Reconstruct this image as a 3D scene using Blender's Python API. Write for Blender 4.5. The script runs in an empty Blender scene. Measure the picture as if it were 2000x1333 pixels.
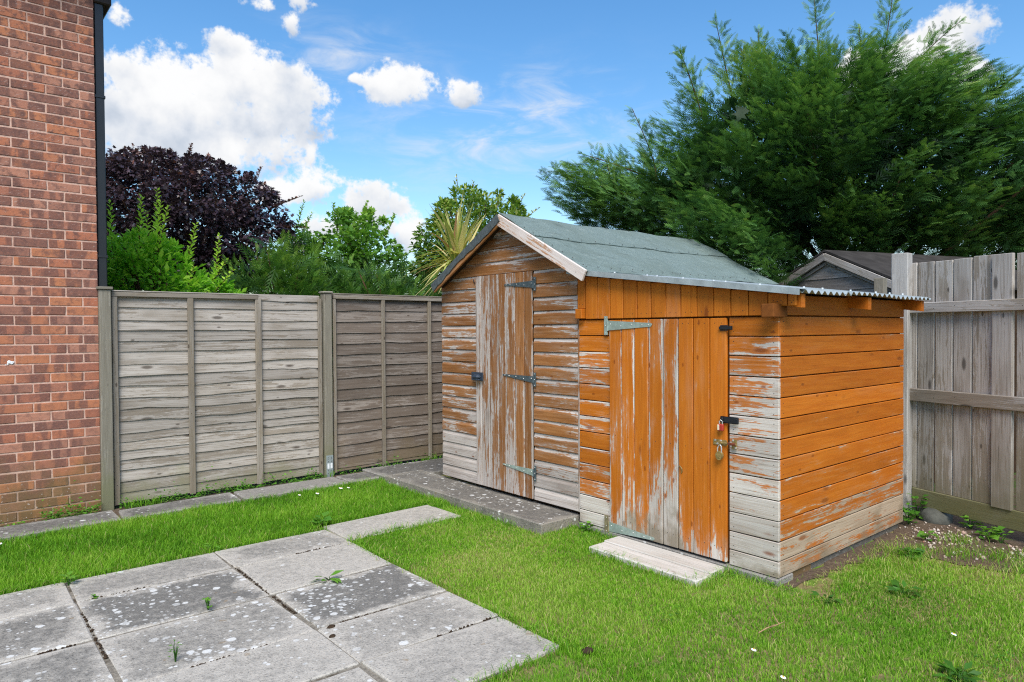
import bpy, math, random
import numpy as np
from mathutils import Matrix, Vector

rng = np.random.default_rng(7)
random.seed(7)
S = bpy.context.scene
COL = S.collection
R = math.radians

# ------------------------------------------------------------------ camera
YAW, PITCH, ROLL, CAM_H = 0.8710885, -0.0165039, -0.00627828, 1.45
F = Vector((math.cos(YAW) * math.cos(PITCH), math.sin(YAW) * math.cos(PITCH), math.sin(PITCH)))
Rt = Vector((math.sin(YAW), -math.cos(YAW), 0))
Up = Rt.cross(F)
R2 = Rt * math.cos(ROLL) + Up * math.sin(ROLL)
U2 = -Rt * math.sin(ROLL) + Up * math.cos(ROLL)
cam_data = bpy.data.cameras.new('camera')
cam = bpy.data.objects.new('camera', cam_data)
COL.objects.link(cam)
cam_data.sensor_width = 36.0
cam_data.lens = 1348.56 / 2000 * 36
cam_data.clip_start = 0.05
cam_data.clip_end = 2000
cam.matrix_world = Matrix(((R2.x, U2.x, -F.x, 0), (R2.y, U2.y, -F.y, 0), (R2.z, U2.z, -F.z, CAM_H), (0, 0, 0, 1)))
S.camera = cam
FH = np.array([0.644, 0.765, 0.0])
RH = np.array([0.765, -0.644, 0.0])

S.view_settings.view_transform = 'Standard'
S.view_settings.look = 'None'
S.view_settings.gamma = 1
S.view_settings.use_curve_mapping = False
S.cycles.use_denoising = False
S.cycles.filter_width = 1.15
S.view_settings.exposure = 1.25

SUN_AZ, SUN_EL = R(231), R(50)
SKY_STRENGTH = 0.115
CLOUD_LEVEL = 3.45


# ------------------------------------------------------------------ node helper
class NT:
    def __init__(self, nt):
        self.nt = nt
        self.n = nt.nodes
        self.l = nt.links

    def put(self, sock, v):
        if isinstance(v, bpy.types.NodeSocket):
            self.l.new(v, sock)
        elif v is not None:
            if hasattr(sock.default_value, '__len__') and isinstance(v, (int, float)):
                v = (v,) * len(sock.default_value)
            if hasattr(sock.default_value, '__len__') and len(sock.default_value) == 4 and len(v) == 3:
                v = (*v, 1)
            sock.default_value = v

    def math(self, op, a, b=None, c=None, clamp=False):
        n = self.n.new('ShaderNodeMath')
        n.operation = op
        n.use_clamp = clamp
        for i, v in enumerate((a, b, c)):
            if v is not None:
                self.put(n.inputs[i], v)
        return n.outputs[0]

    def vmath(self, op, a, b=None):
        n = self.n.new('ShaderNodeVectorMath')
        n.operation = op
        self.put(n.inputs[0], a)
        if b is not None:
            self.put(n.inputs[1], b)
        return n.outputs['Value'] if op in ('DOT_PRODUCT', 'LENGTH', 'DISTANCE') else n.outputs[0]

    def comb(self, x, y, z):
        n = self.n.new('ShaderNodeCombineXYZ')
        for i, v in enumerate((x, y, z)):
            self.put(n.inputs[i], v)
        return n.outputs[0]

    def sep(self, v):
        n = self.n.new('ShaderNodeSeparateXYZ')
        self.put(n.inputs[0], v)
        return n.outputs

    def noise(self, vec, scale=1.0, detail=3.0, rough=0.55, dist=0.0):
        n = self.n.new('ShaderNodeTexNoise')
        self.put(n.inputs['Vector'], vec)
        self.put(n.inputs['Scale'], scale)
        self.put(n.inputs['Detail'], detail)
        self.put(n.inputs['Roughness'], rough)
        self.put(n.inputs['Distortion'], dist)
        return n.outputs[0]

    def voro(self, vec, scale=1.0, rand=1.0, dims='3D'):
        n = self.n.new('ShaderNodeTexVoronoi')
        n.voronoi_dimensions = dims
        self.put(n.inputs['Vector'], vec)
        self.put(n.inputs['Scale'], scale)
        self.put(n.inputs['Randomness'], rand)
        return n.outputs['Distance'], n.outputs['Color']

    def smooth(self, v, a, b):
        n = self.n.new('ShaderNodeMapRange')
        n.interpolation_type = 'SMOOTHSTEP'
        self.put(n.inputs[0], v)
        self.put(n.inputs[1], a)
        self.put(n.inputs[2], b)
        return n.outputs[0]

    def mix(self, f, a, b, mode='MIX'):
        n = self.n.new('ShaderNodeMix')
        n.data_type = 'RGBA'
        n.blend_type = mode
        self.put(n.inputs[0], f)
        self.put(n.inputs[6], a)
        self.put(n.inputs[7], b)
        return n.outputs[2]

    def ramp(self, f, stops):
        n = self.n.new('ShaderNodeValToRGB')
        e = n.color_ramp.elements
        while len(e) > 1:
            e.remove(e[0])
        e[0].position, e[0].color = stops[0][0], (*stops[0][1], 1)
        for p, c in stops[1:]:
            k = e.new(p)
            k.color = (*c, 1)
        self.put(n.inputs[0], f)
        return n.outputs[0]

    def attr(self, name, kind='OBJECT'):
        n = self.n.new('ShaderNodeAttribute')
        n.attribute_type = kind
        n.attribute_name = name
        return n.outputs['Fac']

    def coords(self):
        return self.n.new('ShaderNodeTexCoord').outputs['Object']

    def pos(self):
        return self.n.new('ShaderNodeNewGeometry').outputs['Position']

    def rnd(self):
        return self.n.new('ShaderNodeObjectInfo').outputs['Random']

    def bump(self, h, strength=0.4, dist=0.004):
        n = self.n.new('ShaderNodeBump')
        self.put(n.inputs['Height'], h)
        n.inputs['Strength'].default_value = strength
        n.inputs['Distance'].default_value = dist
        return n.outputs[0]

    def bsdf(self, color, rough=0.7, spec=0.3, normal=None, metal=0.0):
        n = self.n.new('ShaderNodeBsdfPrincipled')
        self.put(n.inputs['Base Color'], color)
        self.put(n.inputs['Roughness'], rough)
        self.put(n.inputs['Specular IOR Level'], spec)
        self.put(n.inputs['Metallic'], metal)
        if normal is not None:
            self.put(n.inputs['Normal'], normal)
        return n.outputs[0]

    def out(self, s):
        o = self.n.new('ShaderNodeOutputMaterial')
        self.l.new(s, o.inputs['Surface'])


def new_mat(name):
    m = bpy.data.materials.new(name)
    m.use_nodes = True
    m.node_tree.nodes.clear()
    return m, NT(m.node_tree)


# ------------------------------------------------------------------ sky
CLOUDS = [((73.68, 16.29), 8.09, 3.83), ((77.11, 16.74), 3.83, 3.19), ((68.9, 18.57), 3.83, 2.34), ((76.14, 13.89), 5.96, 2.13),
          ((72.28, 13.5), 6.0, 1.5, .8), ((72.19, 20.98), 1.5, 1.1, .75), ((66.3, 24.3), 1.5, 0.75, .6), ((69.77, 23.9), 1.3, 0.7, .6),
          ((67.3, 22.9), 0.9, 1.1, .45), ((62.45, 19.46), 0.85, 0.45, .8), ((59.0, 19.25), 2.75, 1.6), ((53.8, 18.75), 1.5, 1.1),
          ((65.52, 11.33), 1.7, 1.4, .85), ((68.42, 10.6), 2.0, 1.0, .8), ((60.92, 10.2), 2.7, 1.9, .95), ((64.76, 8.2), 2.4, 1.3, .95),
          ((58.27, 7.8), 2.0, 1.7, .85), ((17.4, 19.6), 2.3, 1.9), ((22.6, 18.3), 2.2, 1.6), ((16.55, 16.6), 1.4, 1.2, .85),
          ((19.92, 18.3), 2.2, 1.7), ((79.2, 21.6), 0.9, 0.9, .7), ((66.0, 13.6), 0.4, 0.8, .6),
          # the same fair weather round the rest of the sky
          ((-12, 15), 6, 3), ((-40, 20), 8, 4), ((-70, 12), 6, 3), ((-100, 24), 9, 4.5), ((-135, 14), 8, 3.5), ((-165, 28), 8, 5),
          ((165, 16), 7, 3.5), ((135, 22), 9, 4.5), ((108, 13), 6, 2.6), ((96, 26), 5, 2.5), ((35, 62), 12, 8), ((-110, 58), 14, 9)]


def azel(az, el):
    az, el = R(az), R(el)
    return np.array([math.cos(el) * math.cos(az), math.cos(el) * math.sin(az), math.sin(el)])


def build_world():
    w = bpy.data.worlds.new('World')
    S.world = w
    w.use_nodes = True
    w.node_tree.nodes.clear()
    t = NT(w.node_tree)
    d = t.vmath('NORMALIZE', t.n.new('ShaderNodeTexCoord').outputs['Generated'])
    sky = t.n.new('ShaderNodeTexSky')
    sky.sky_type = 'NISHITA'
    sky.sun_disc = False
    sky.sun_elevation = SUN_EL
    sky.sun_rotation = math.pi / 2 - SUN_AZ
    sky.air_density = 1.15
    sky.dust_density = 0.9
    sky.ozone_density = 2.2
    hs = t.n.new('ShaderNodeHueSaturation')
    hs.inputs['Saturation'].default_value = 1.30
    hs.inputs['Value'].default_value = 0.80
    t.put(hs.inputs['Color'], sky.outputs[0])
    skyc = t.vmath('MULTIPLY', hs.outputs[0], (0.92, 0.93, 0.93))
    # warp the direction a little so that outlines billow
    n1 = t.noise(d, 30, 8, 0.6)
    n2 = t.noise(t.vmath('ADD', d, (3.1, 1.7, 5.2)), 11, 5, 0.55)
    sw = sv = None
    for (az, el), a, b, *wt in CLOUDS:
        c = azel(az, el)
        r = np.array([c[1], -c[0], 0.0]); r /= np.linalg.norm(r)
        u = np.cross(r, c)
        x = t.vmath('DOT_PRODUCT', d, tuple(r / math.sin(R(a))))
        y = t.vmath('DOT_PRODUCT', d, tuple(u / math.sin(R(b))))
        q = t.math('MULTIPLY_ADD', y, y, t.math('MULTIPLY', x, x))
        e = t.math('POWER', math.exp(-2.2), q)
        if wt:
            e = t.math('MULTIPLY', e, wt[0])
        ev = t.math('MULTIPLY', e, y)
        sw = e if sw is None else t.math('ADD', sw, e)
        sv = ev if sv is None else t.math('ADD', sv, ev)
    lift = t.math('DIVIDE', sv, t.math('ADD', sw, 1e-4))
    qs = t.math('MULTIPLY', t.math('LOGARITHM', t.math('MAXIMUM', sw, 1e-5), math.e), -1 / 2.2)
    field = t.math('SUBTRACT', 1.0, qs)
    field = t.math('ADD', field, t.math('MULTIPLY_ADD', n1, 2.8, -1.40))
    field = t.math('ADD', field, t.math('MULTIPLY_ADD', n2, 1.7, -0.85))
    n4 = t.noise(t.vmath('ADD', d, (7.7, 2.2, 1.1)), 95, 4, 0.6)
    field = t.math('ADD', field, t.math('MULTIPLY_ADD', n4, 1.5, -0.75))
    gate = t.smooth(qs, 2.1, 1.3)
    dens = t.math('MULTIPLY', t.smooth(field, -0.15, 0.62), gate)
    # thin high streaks
    z = t.sep(d)[2]
    st = t.noise(t.vmath('MULTIPLY', d, (9, 9, 30)), 1.0, 6, 0.62, 0.6)
    cir = t.math('MULTIPLY', t.smooth(st, 0.40, 0.85), 0.36)
    cm = None
    for (az, el), a, b in (((46, 17.5), 6, 3), ((53, 15.5), 8, 3.4), ((64, 21), 5, 2), ((-20, 24), 10, 5), ((150, 30), 12, 6)):
        c = azel(az, el)
        r = np.array([c[1], -c[0], 0.0]); r /= np.linalg.norm(r)
        u = np.cross(r, c)
        x = t.vmath('DOT_PRODUCT', d, tuple(r / math.sin(R(a))))
        y = t.vmath('DOT_PRODUCT', d, tuple(u / math.sin(R(b))))
        e = t.math('POWER', math.exp(-1.0), t.math('MULTIPLY_ADD', y, y, t.math('MULTIPLY', x, x)))
        cm = e if cm is None else t.math('ADD', cm, e)
    cir = t.math('MULTIPLY', t.math('MULTIPLY', cir, cm), 2.6, clamp=True)
    # lit tops, greyer bases
    n3 = t.noise(t.vmath('ADD', d, (0, 0, 0.03)), 15, 6, 0.55)
    lit = t.math('ADD', t.math('MULTIPLY', lift, 0.75), t.math('MULTIPLY_ADD', n3, 3.0, -1.32))
    ccol = t.ramp(t.smooth(lit, -0.75, 0.75), [(0.0, (0.56, 0.64, 0.76)), (0.40, (0.78, 0.83, 0.91)), (0.78, (0.96, 0.975, 1.0)), (1.0, (1.05, 1.055, 1.06))])
    ccol = t.vmath('MULTIPLY', ccol, (CLOUD_LEVEL,) * 3)
    col = t.mix(cir, skyc, (0.86 * CLOUD_LEVEL, 0.9 * CLOUD_LEVEL, 0.97 * CLOUD_LEVEL))
    col = t.mix(dens, col, ccol)
    bg = t.n.new('ShaderNodeBackground')
    t.put(bg.inputs['Color'], col)
    bg.inputs['Strength'].default_value = SKY_STRENGTH
    o = t.n.new('ShaderNodeOutputWorld')
    t.l.new(bg.outputs[0], o.inputs['Surface'])


build_world()
sun_data = bpy.data.lights.new('sun', 'SUN')
sun_data.energy = 2.0
sun_data.angle = R(35)
sun_data.color = (1.0, 0.95, 0.87)
sun = bpy.data.objects.new('sun', sun_data)
COL.objects.link(sun)
sd = Vector((math.cos(SUN_EL) * math.cos(SUN_AZ), math.cos(SUN_EL) * math.sin(SUN_AZ), math.sin(SUN_EL)))
sun.rotation_euler = sd.to_track_quat('Z', 'Y').to_euler()


# ------------------------------------------------------------------ materials
def wood(name, paint, paint2, bareA, bareB, dark, knot=(0.06, 0.03, 0.015), grain=1.0, algae=None, gloss=0.62, thresh=0.5, kprob=0.5):
    """planks: local x runs along the grain (m), y across; object properties wear / wear_top / wear_end / edge set the peeling"""
    m, t = new_mat(name)
    o = t.coords()
    r = t.rnd()
    P0 = t.vmath('ADD', o, t.comb(t.math('MULTIPLY', r, 37.0), t.math('MULTIPLY', r, 91.0), t.math('MULTIPLY', r, 13.0)))
    wob = t.noise(t.vmath('MULTIPLY', P0, (3.0, 6.0, 6.0)), 1, 2)
    px, py, pz = t.sep(P0)
    # knots bend the grain around themselves
    kd, kc = t.voro(t.vmath('MULTIPLY', P0, (2.6, 8.5, 3.0)), 1.0, 0.85)
    kgate = t.math('GREATER_THAN', t.sep(kc)[0], kprob)
    kd2, kc2 = t.voro(t.vmath('MULTIPLY', P0, (6.5, 15.0, 3.0)), 1.0, 1.0)
    kn2 = t.math('MULTIPLY', t.smooth(kd2, 0.15, 0.08), t.math('GREATER_THAN', t.sep(kc2)[1], 0.70))
    kn = t.math('MULTIPLY', t.smooth(kd, 0.17, 0.07), kgate)
    halo = t.math('MULTIPLY', t.smooth(kd, 0.45, 0.05), kgate)
    yy = t.math('ADD', py, t.math('MULTIPLY_ADD', wob, 0.018, t.math('MULTIPLY', halo, 0.012)))
    P = t.comb(px, yy, pz)
    g = t.noise(t.vmath('MULTIPLY', P, (2.2, 170, 60)), 1, 4, 0.65)
    s = t.noise(t.vmath('MULTIPLY', P, (3.0, 46, 20)), 1, 4, 0.6)
    p = t.noise(t.vmath('MULTIPLY', P0, (3.4, 11, 8)), 1, 4, 0.6)
    lx, ly, lz = t.sep(o)
    u = t.math('DIVIDE', lx, t.attr('len'), clamp=True)
    v = t.math('DIVIDE', ly, t.attr('wid'), clamp=True)
    e = t.math('ABSOLUTE', t.math('MULTIPLY_ADD', v, 2.0, -1.0))
    e = t.math('POWER', e, 5.0)
    w = t.math('ADD', t.attr('wear'), t.math('MULTIPLY_ADD', s, 1.35, -0.675))
    w = t.math('ADD', w, t.math('MULTIPLY_ADD', p, 1.25, -0.625))
    w = t.math('ADD', w, t.math('MULTIPLY', e, t.attr('edge')))
    w = t.math('ADD', w, t.math('MULTIPLY', t.smooth(v, 0.66, 0.86), t.attr('wear_top')))
    w = t.math('ADD', w, t.math('MULTIPLY', t.math('POWER', u, 5.0), t.attr('wear_end')))
    w = t.math('ADD', w, t.math('MULTIPLY', halo, 0.18))
    w = t.math('ADD', w, t.math('MULTIPLY_ADD', g, 0.9, -0.45))
    fl = t.noise(t.vmath('MULTIPLY', P0, (22, 90, 40)), 1, 3, 0.6)
    w = t.math('ADD', w, t.math('MULTIPLY_ADD', fl, 0.7, -0.35))
    bare = t.smooth(w, thresh - 0.045, thresh + 0.045)
    thin = t.smooth(w, thresh - 0.42, thresh + 0.02)
    bc = t.mix(t.smooth(g, 0.34, 0.66), bareB, bareA)
    big = t.noise(t.vmath('MULTIPLY', P0, (1.6, 5, 5)), 1, 3)
    bc = t.mix(t.math('MULTIPLY', t.smooth(big, 0.48, 0.72), 0.6), bc, dark)
    bc = t.mix(t.math('MULTIPLY', t.smooth(g, 0.42, 0.24), 0.65), bc, dark)
    crk = t.noise(t.vmath('MULTIPLY', P, (1.5, 75, 30)), 1, 5, 0.7)
    crk = t.math('MULTIPLY', t.smooth(crk, 0.605, 0.66), t.math('MULTIPLY_ADD', bare, 0.55, 0.12))
    pc = t.mix(t.smooth(s, 0.3, 0.72), paint, paint2)
    fade = t.noise(t.vmath('MULTIPLY', P0, (1.3, 7, 5)), 1, 4, 0.6)
    pc = t.mix(t.math('MULTIPLY', t.smooth(fade, 0.48, 0.75), 0.45), pc, tuple(c * 0.62 for c in paint))
    pc = t.mix(t.math('MULTIPLY', t.smooth(fade, 0.46, 0.25), 0.30), pc, tuple(a * .6 + b * .4 for a, b in zip(paint2, bareB)))
    pc = t.mix(t.math('MULTIPLY', t.smooth(g, 0.46, 0.26), 0.45), pc, tuple(c * 0.45 for c in paint))
    pc = t.mix(t.math('MULTIPLY', thin, 0.22), pc, bareB)
    tone = t.math('MULTIPLY_ADD', t.math('FRACT', t.math('MULTIPLY', r, 17.3)), 0.32, 0.84)
    col = t.mix(bare, pc, bc)
    col = t.mix(crk, col, tuple(c * .45 for c in dark))
    rim = t.math('MULTIPLY', t.math('MULTIPLY', t.smooth(kd, 0.34, 0.2), kgate), t.math('MULTIPLY', bare, 0.3))
    col = t.mix(rim, col, bareA)
    col = t.mix(t.math('MULTIPLY', kn, 0.8), col, knot)
    col = t.mix(t.math('MULTIPLY', kn2, 0.75), col, knot)
    if algae:
        zz = t.sep(t.pos())[2]
        an = t.noise(t.pos(), 3.5, 4)
        am = t.math('MULTIPLY', t.smooth(t.math('ADD', zz, t.math('MULTIPLY_ADD', an, -1.0, 0.5)), algae[1], 0.0), 0.75)
        col = t.mix(am, col, algae[0])
    col = t.mix(1.0, col, t.comb(tone, tone, tone), 'MULTIPLY')
    h = t.math('ADD', t.math('MULTIPLY', g, 0.55 * grain), t.math('MULTIPLY', t.math('SUBTRACT', 1.0, bare), 0.35))
    h = t.math('ADD', h, t.math('MULTIPLY', kn, -0.3))
    rough = t.math('MULTIPLY_ADD', bare, 0.85 - gloss, gloss)
    t.out(t.bsdf(col, rough, 0.25, t.bump(h, 0.55, 0.003)))
    return m


M = {}
M['orange'] = wood('orange_stain', (0.46, 0.125, 0.007), (0.54, 0.165, 0.012), (0.58, 0.54, 0.495), (0.45, 0.385, 0.325), (0.29, 0.225, 0.17), knot=(0.22, 0.05, 0.005), algae=((0.20, 0.16, 0.10), 0.16))
M['brown'] = wood('brown_stain', (0.25, 0.098, 0.028), (0.35, 0.158, 0.054), (0.52, 0.475, 0.44), (0.37, 0.315, 0.275), (0.22, 0.168, 0.135), knot=(0.16, 0.05, 0.012))
M['barge'] = wood('worn_white_board', (0.40, 0.19, 0.08), (0.46, 0.24, 0.11), (0.63, 0.57, 0.53), (0.54, 0.46, 0.41), (0.44, 0.34, 0.27))
M['grey'] = wood('silver_grey_wood', (0.21, 0.175, 0.135), (0.28, 0.24, 0.195), (0.40, 0.367, 0.33), (0.285, 0.25, 0.213), (0.165, 0.135, 0.10), knot=(0.06, 0.045, 0.035), algae=((0.21, 0.20, 0.12), 0.35))
M['browngrey'] = wood('brown_grey_wood', (0.135, 0.105, 0.082), (0.175, 0.14, 0.115), (0.25, 0.215, 0.187), (0.18, 0.15, 0.125), (0.10, 0.076, 0.058), knot=(0.05, 0.035, 0.026), algae=((0.16, 0.12, 0.075), 0.3))
M['batten'] = wood('batten_wood', (0.20, 0.165, 0.12), (0.25, 0.21, 0.16), (0.28, 0.25, 0.21), (0.21, 0.18, 0.145), (0.13, 0.105, 0.08), knot=(0.05, 0.035, 0.025))
M['post'] = wood('post_wood', (0.20, 0.18, 0.14), (0.25, 0.23, 0.185), (0.28, 0.26, 0.215), (0.21, 0.19, 0.15), (0.14, 0.115, 0.085), knot=(0.07, 0.055, 0.04), algae=((0.16, 0.165, 0.085), 0.5))
M['rfence'] = wood('fence_board_wood', (0.245, 0.205, 0.16), (0.33, 0.288, 0.24), (0.45, 0.422, 0.395), (0.32, 0.283, 0.247), (0.19, 0.152, 0.115), knot=(0.05, 0.042, 0.036), algae=((0.165, 0.145, 0.085), 0.65), kprob=0.25)
M['gravelboard'] = wood('green_grey_wood', (0.19, 0.17, 0.10), (0.24, 0.215, 0.135), (0.26, 0.24, 0.165), (0.2, 0.18, 0.115), (0.13, 0.11, 0.065), knot=(0.07, 0.055, 0.035), algae=((0.125, 0.125, 0.045), 0.5))
M['pale'] = wood('pale_post_wood', (0.36, 0.345, 0.33), (0.42, 0.41, 0.39), (0.46, 0.45, 0.435), (0.36, 0.34, 0.32), (0.25, 0.22, 0.19), knot=(0.06, 0.055, 0.05))
M['oldshed'] = wood('dark_weathered_wood', (0.22, 0.19, 0.17), (0.28, 0.255, 0.235), (0.38, 0.355, 0.335), (0.27, 0.24, 0.22), (0.14, 0.118, 0.10), knot=(0.04, 0.03, 0.025))
M['whitewash'] = wood('bleached_plank', (0.46, 0.435, 0.385), (0.53, 0.505, 0.46), (0.57, 0.55, 0.51), (0.47, 0.44, 0.39), (0.36, 0.32, 0.26), knot=(0.3, 0.25, 0.2))


def brick_mat():
    m, t = new_mat('brick')
    o = t.coords()
    r = t.rnd()
    off = t.comb(t.math('MULTIPLY', r, 51.0), t.math('MULTIPLY', r, 17.0), t.math('MULTIPLY', r, 29.0))
    P = t.vmath('ADD', o, off)
    base = t.ramp(t.math('FRACT', t.math('MULTIPLY', r, 7.77)), [(0.0, (0.37, 0.135, 0.08)), (0.25, (0.43, 0.17, 0.085)), (0.5, (0.31, 0.12, 0.078)), (0.72, (0.40, 0.19, 0.13)), (1.0, (0.25, 0.12, 0.09))])
    x, y, z = t.sep(P)
    band = t.noise(t.comb(t.math('MULTIPLY', x, 9.5), t.math('MULTIPLY', z, 1.5), r), 1, 1.5, 0.4)
    gate = t.math('FRACT', t.math('MULTIPLY', r, 3.31))
    dk = t.math('MULTIPLY', t.smooth(band, t.math('MULTIPLY_ADD', gate, 0.17, 0.40), t.math('MULTIPLY_ADD', gate, 0.17, 0.455)), 0.75)
    fine = t.noise(P, 70, 5, 0.7)
    col = t.mix(dk, base, (0.125, 0.065, 0.058))
    col = t.mix(t.math('MULTIPLY', t.smooth(fine, 0.35, 0.75), 0.35), col, (0.42, 0.17, 0.10))
    # drag marks and salts
    sc = t.noise(t.vmath('MULTIPLY', t.comb(t.math('ADD', x, t.math('MULTIPLY', z, 0.9)), y, t.math('SUBTRACT', z, t.math('MULTIPLY', x, 0.5))), (28, 20, 110)), 1, 5, 0.7, 0.4)
    up = t.smooth(t.sep(t.pos())[2], 0.3, 3.2)
    sm = t.math('MULTIPLY', t.smooth(sc, 0.57, 0.70), t.math('MULTIPLY_ADD', up, 0.45, 0.22))
    col = t.mix(sm, col, (0.50, 0.40, 0.36))
    blot = t.noise(P, 24, 5, 0.65)
    col = t.mix(t.math('MULTIPLY', t.smooth(blot, 0.46, 0.66), t.math('MULTIPLY_ADD', up, 0.5, 0.35)), col, (0.13, 0.07, 0.06))
    wz = t.sep(t.pos())[2]
    an = t.noise(t.pos(), 4.5, 4)
    green = t.smooth(t.math('ADD', wz, t.math('MULTIPLY_ADD', an, -0.9, 0.45)), 0.58, 0.05)
    col = t.mix(t.math('MULTIPLY', green, 0.68), col, (0.14, 0.105, 0.035))
    ln = t.noise(t.pos(), 55, 3, 0.6)
    col = t.mix(t.math('MULTIPLY', t.math('MULTIPLY', t.smooth(ln, 0.64, 0.70), t.smooth(wz, 0.45, 0.05)), 0.8), col, (0.5, 0.45, 0.4))
    h = t.math('ADD', t.math('MULTIPLY', fine, 0.7), t.math('MULTIPLY', sc, 0.4))
    t.out(t.bsdf(col, 0.88, 0.2, t.bump(h, 0.6, 0.004)))
    return m


M['brick'] = brick_mat()


def simple(name, col, rough=0.7, spec=0.3, metal=0.0, var=0.25, scale=20.0, bump=0.2, dist=0.002, col2=None):
    m, t = new_mat(name)
    o = t.coords()
    n = t.noise(o, scale, 5, 0.6)
    c2 = col2 or tuple(c * (1 - var) for c in col)
    c = t.mix(t.smooth(n, 0.3, 0.7), c2, col)
    t.out(t.bsdf(c, rough, spec, t.bump(n, bump, dist), metal))
    return m


def mortar_mat():
    m, t = new_mat('mortar')
    p = t.pos()
    n = t.noise(p, 55, 4, 0.65)
    c = t.mix(t.smooth(n, 0.3, 0.7), (0.46, 0.30, 0.235), (0.64, 0.43, 0.345))
    c = t.mix(t.math('MULTIPLY', t.smooth(t.noise(p, 2.6, 4), 0.45, 0.7), 0.4), c, (0.36, 0.235, 0.19))
    z = t.math('ADD', t.sep(p)[2], t.math('MULTIPLY_ADD', t.noise(p, 4.5, 4), -0.9, 0.45))
    c = t.mix(t.math('MULTIPLY', t.smooth(z, 0.55, 0.05), 0.6), c, (0.20, 0.155, 0.08))
    t.out(t.bsdf(c, 0.95, 0.1, t.bump(n, 0.6, 0.004)))
    return m


M['mortar'] = mortar_mat()
M['black_plastic'] = simple('black_plastic', (0.012, 0.013, 0.016), 0.35, 0.5, 0, 0.2, 8, 0.05)
M['dark_inside'] = simple('dark_timber', (0.05, 0.03, 0.018), 0.9, 0.1)
M['orange_core'] = simple('stained_timber', (0.20, 0.065, 0.012), 0.8, 0.2)
M['galv'] = simple('galvanised_steel', (0.36, 0.42, 0.43), 0.45, 0.4, 0.35, 0.25, 30, 0.1)
M['sheet'] = simple('corrugated_steel', (0.40, 0.46, 0.47), 0.5, 0.4, 0.25, 0.3, 12, 0.12)
M['hinge_dark'] = simple('aged_zinc', (0.10, 0.14, 0.155), 0.5, 0.4, 0.3, 0.4, 40, 0.15)
M['hinge_green'] = simple('painted_hinge', (0.30, 0.38, 0.34), 0.5, 0.4, 0.05, 0.25, 25, 0.15, col2=(0.22, 0.27, 0.23))
M['rust_strip'] = simple('stained_hinge', (0.26, 0.22, 0.12), 0.7, 0.3, 0.0, 0.4, 30, 0.15)
M['screw'] = simple('screw_head', (0.75, 0.75, 0.72), 0.3, 0.6, 0.5, 0.1)
M['nail'] = simple('nail_head', (0.045, 0.038, 0.034), 0.7, 0.3)
M['black_iron'] = simple('black_iron', (0.014, 0.017, 0.022), 0.4, 0.5, 0.1, 0.3)
M['blue_plastic'] = simple('dark_blue_plastic', (0.035, 0.05, 0.075), 0.45, 0.4, 0.0, 0.3)
M['brass'] = simple('old_brass', (0.42, 0.30, 0.11), 0.45, 0.5, 0.45, 0.45, 60, 0.2)
M['steel'] = simple('bright_steel', (0.62, 0.63, 0.63), 0.3, 0.5, 0.6, 0.2, 50)
M['rust'] = simple('rusty_steel', (0.22, 0.06, 0.03), 0.7, 0.3, 0.1, 0.5, 60)
M['red'] = simple('red_plastic', (0.40, 0.035, 0.02), 0.5, 0.4)
M['cream'] = simple('cream_sticker', (0.72, 0.62, 0.45), 0.6, 0.3)
M['white'] = simple('white_label', (0.75, 0.78, 0.8), 0.6, 0.3, 0, 0.08)
M['soffit'] = simple('brown_fascia', (0.035, 0.024, 0.02), 0.6, 0.3)
M['bark'] = simple('bark', (0.11, 0.065, 0.04), 0.9, 0.1, 0, 0.5, 14, 0.8, 0.02)
M['stone'] = simple('grey_stone', (0.10, 0.103, 0.09), 0.9, 0.15, 0, 0.35, 18, 0.6, 0.01)
M['petal'] = simple('white_petal', (0.85, 0.85, 0.85), 0.6, 0.2, 0, 0.03)
M['yolk'] = simple('yellow_centre', (0.7, 0.45, 0.03), 0.7, 0.2)
M['twig'] = simple('dry_twig', (0.36, 0.24, 0.13), 0.9, 0.1)
M['dirtclod'] = simple('dark_earth', (0.06, 0.04, 0.026), 0.95, 0.1, 0, 0.4, 50, 0.8, 0.01)
M['tile'] = simple('roof_tile', (0.09, 0.06, 0.05), 0.85, 0.2)


def felt_mat():
    m, t = new_mat('green_roof_felt')
    o = t.pos()
    g = t.noise(o, 260, 2, 0.7)
    b = t.noise(o, 3.5, 4, 0.6)
    st = t.noise(t.vmath('MULTIPLY', o, (4, 14, 14)), 1, 4)
    c = t.mix(t.smooth(g, 0.36, 0.64), (0.085, 0.125, 0.118), (0.24, 0.30, 0.285))
    c = t.mix(t.math('MULTIPLY', t.smooth(b, 0.4, 0.7), 0.45), c, (0.12, 0.155, 0.135))
    c = t.mix(t.math('MULTIPLY', t.smooth(t.noise(o, 11, 5, 0.7), 0.56, 0.72), 0.35), c, (0.30, 0.345, 0.325))
    c = t.mix(t.math('MULTIPLY', t.smooth(st, 0.56, 0.7), 0.4), c, (0.09, 0.11, 0.10))
    t.out(t.bsdf(c, 0.95, 0.1, t.bump(g, 0.8, 0.004)))
    return m


M['felt'] = felt_mat()
M['felt_dark'] = simple('dark_roof_felt', (0.055, 0.05, 0.047), 0.95, 0.1, 0, 0.4, 6, 0.4)
M['felt_edge'] = simple('felt_edge', (0.10, 0.12, 0.125), 0.9, 0.15, 0, 0.4, 40, 0.4, 0.003)


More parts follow.
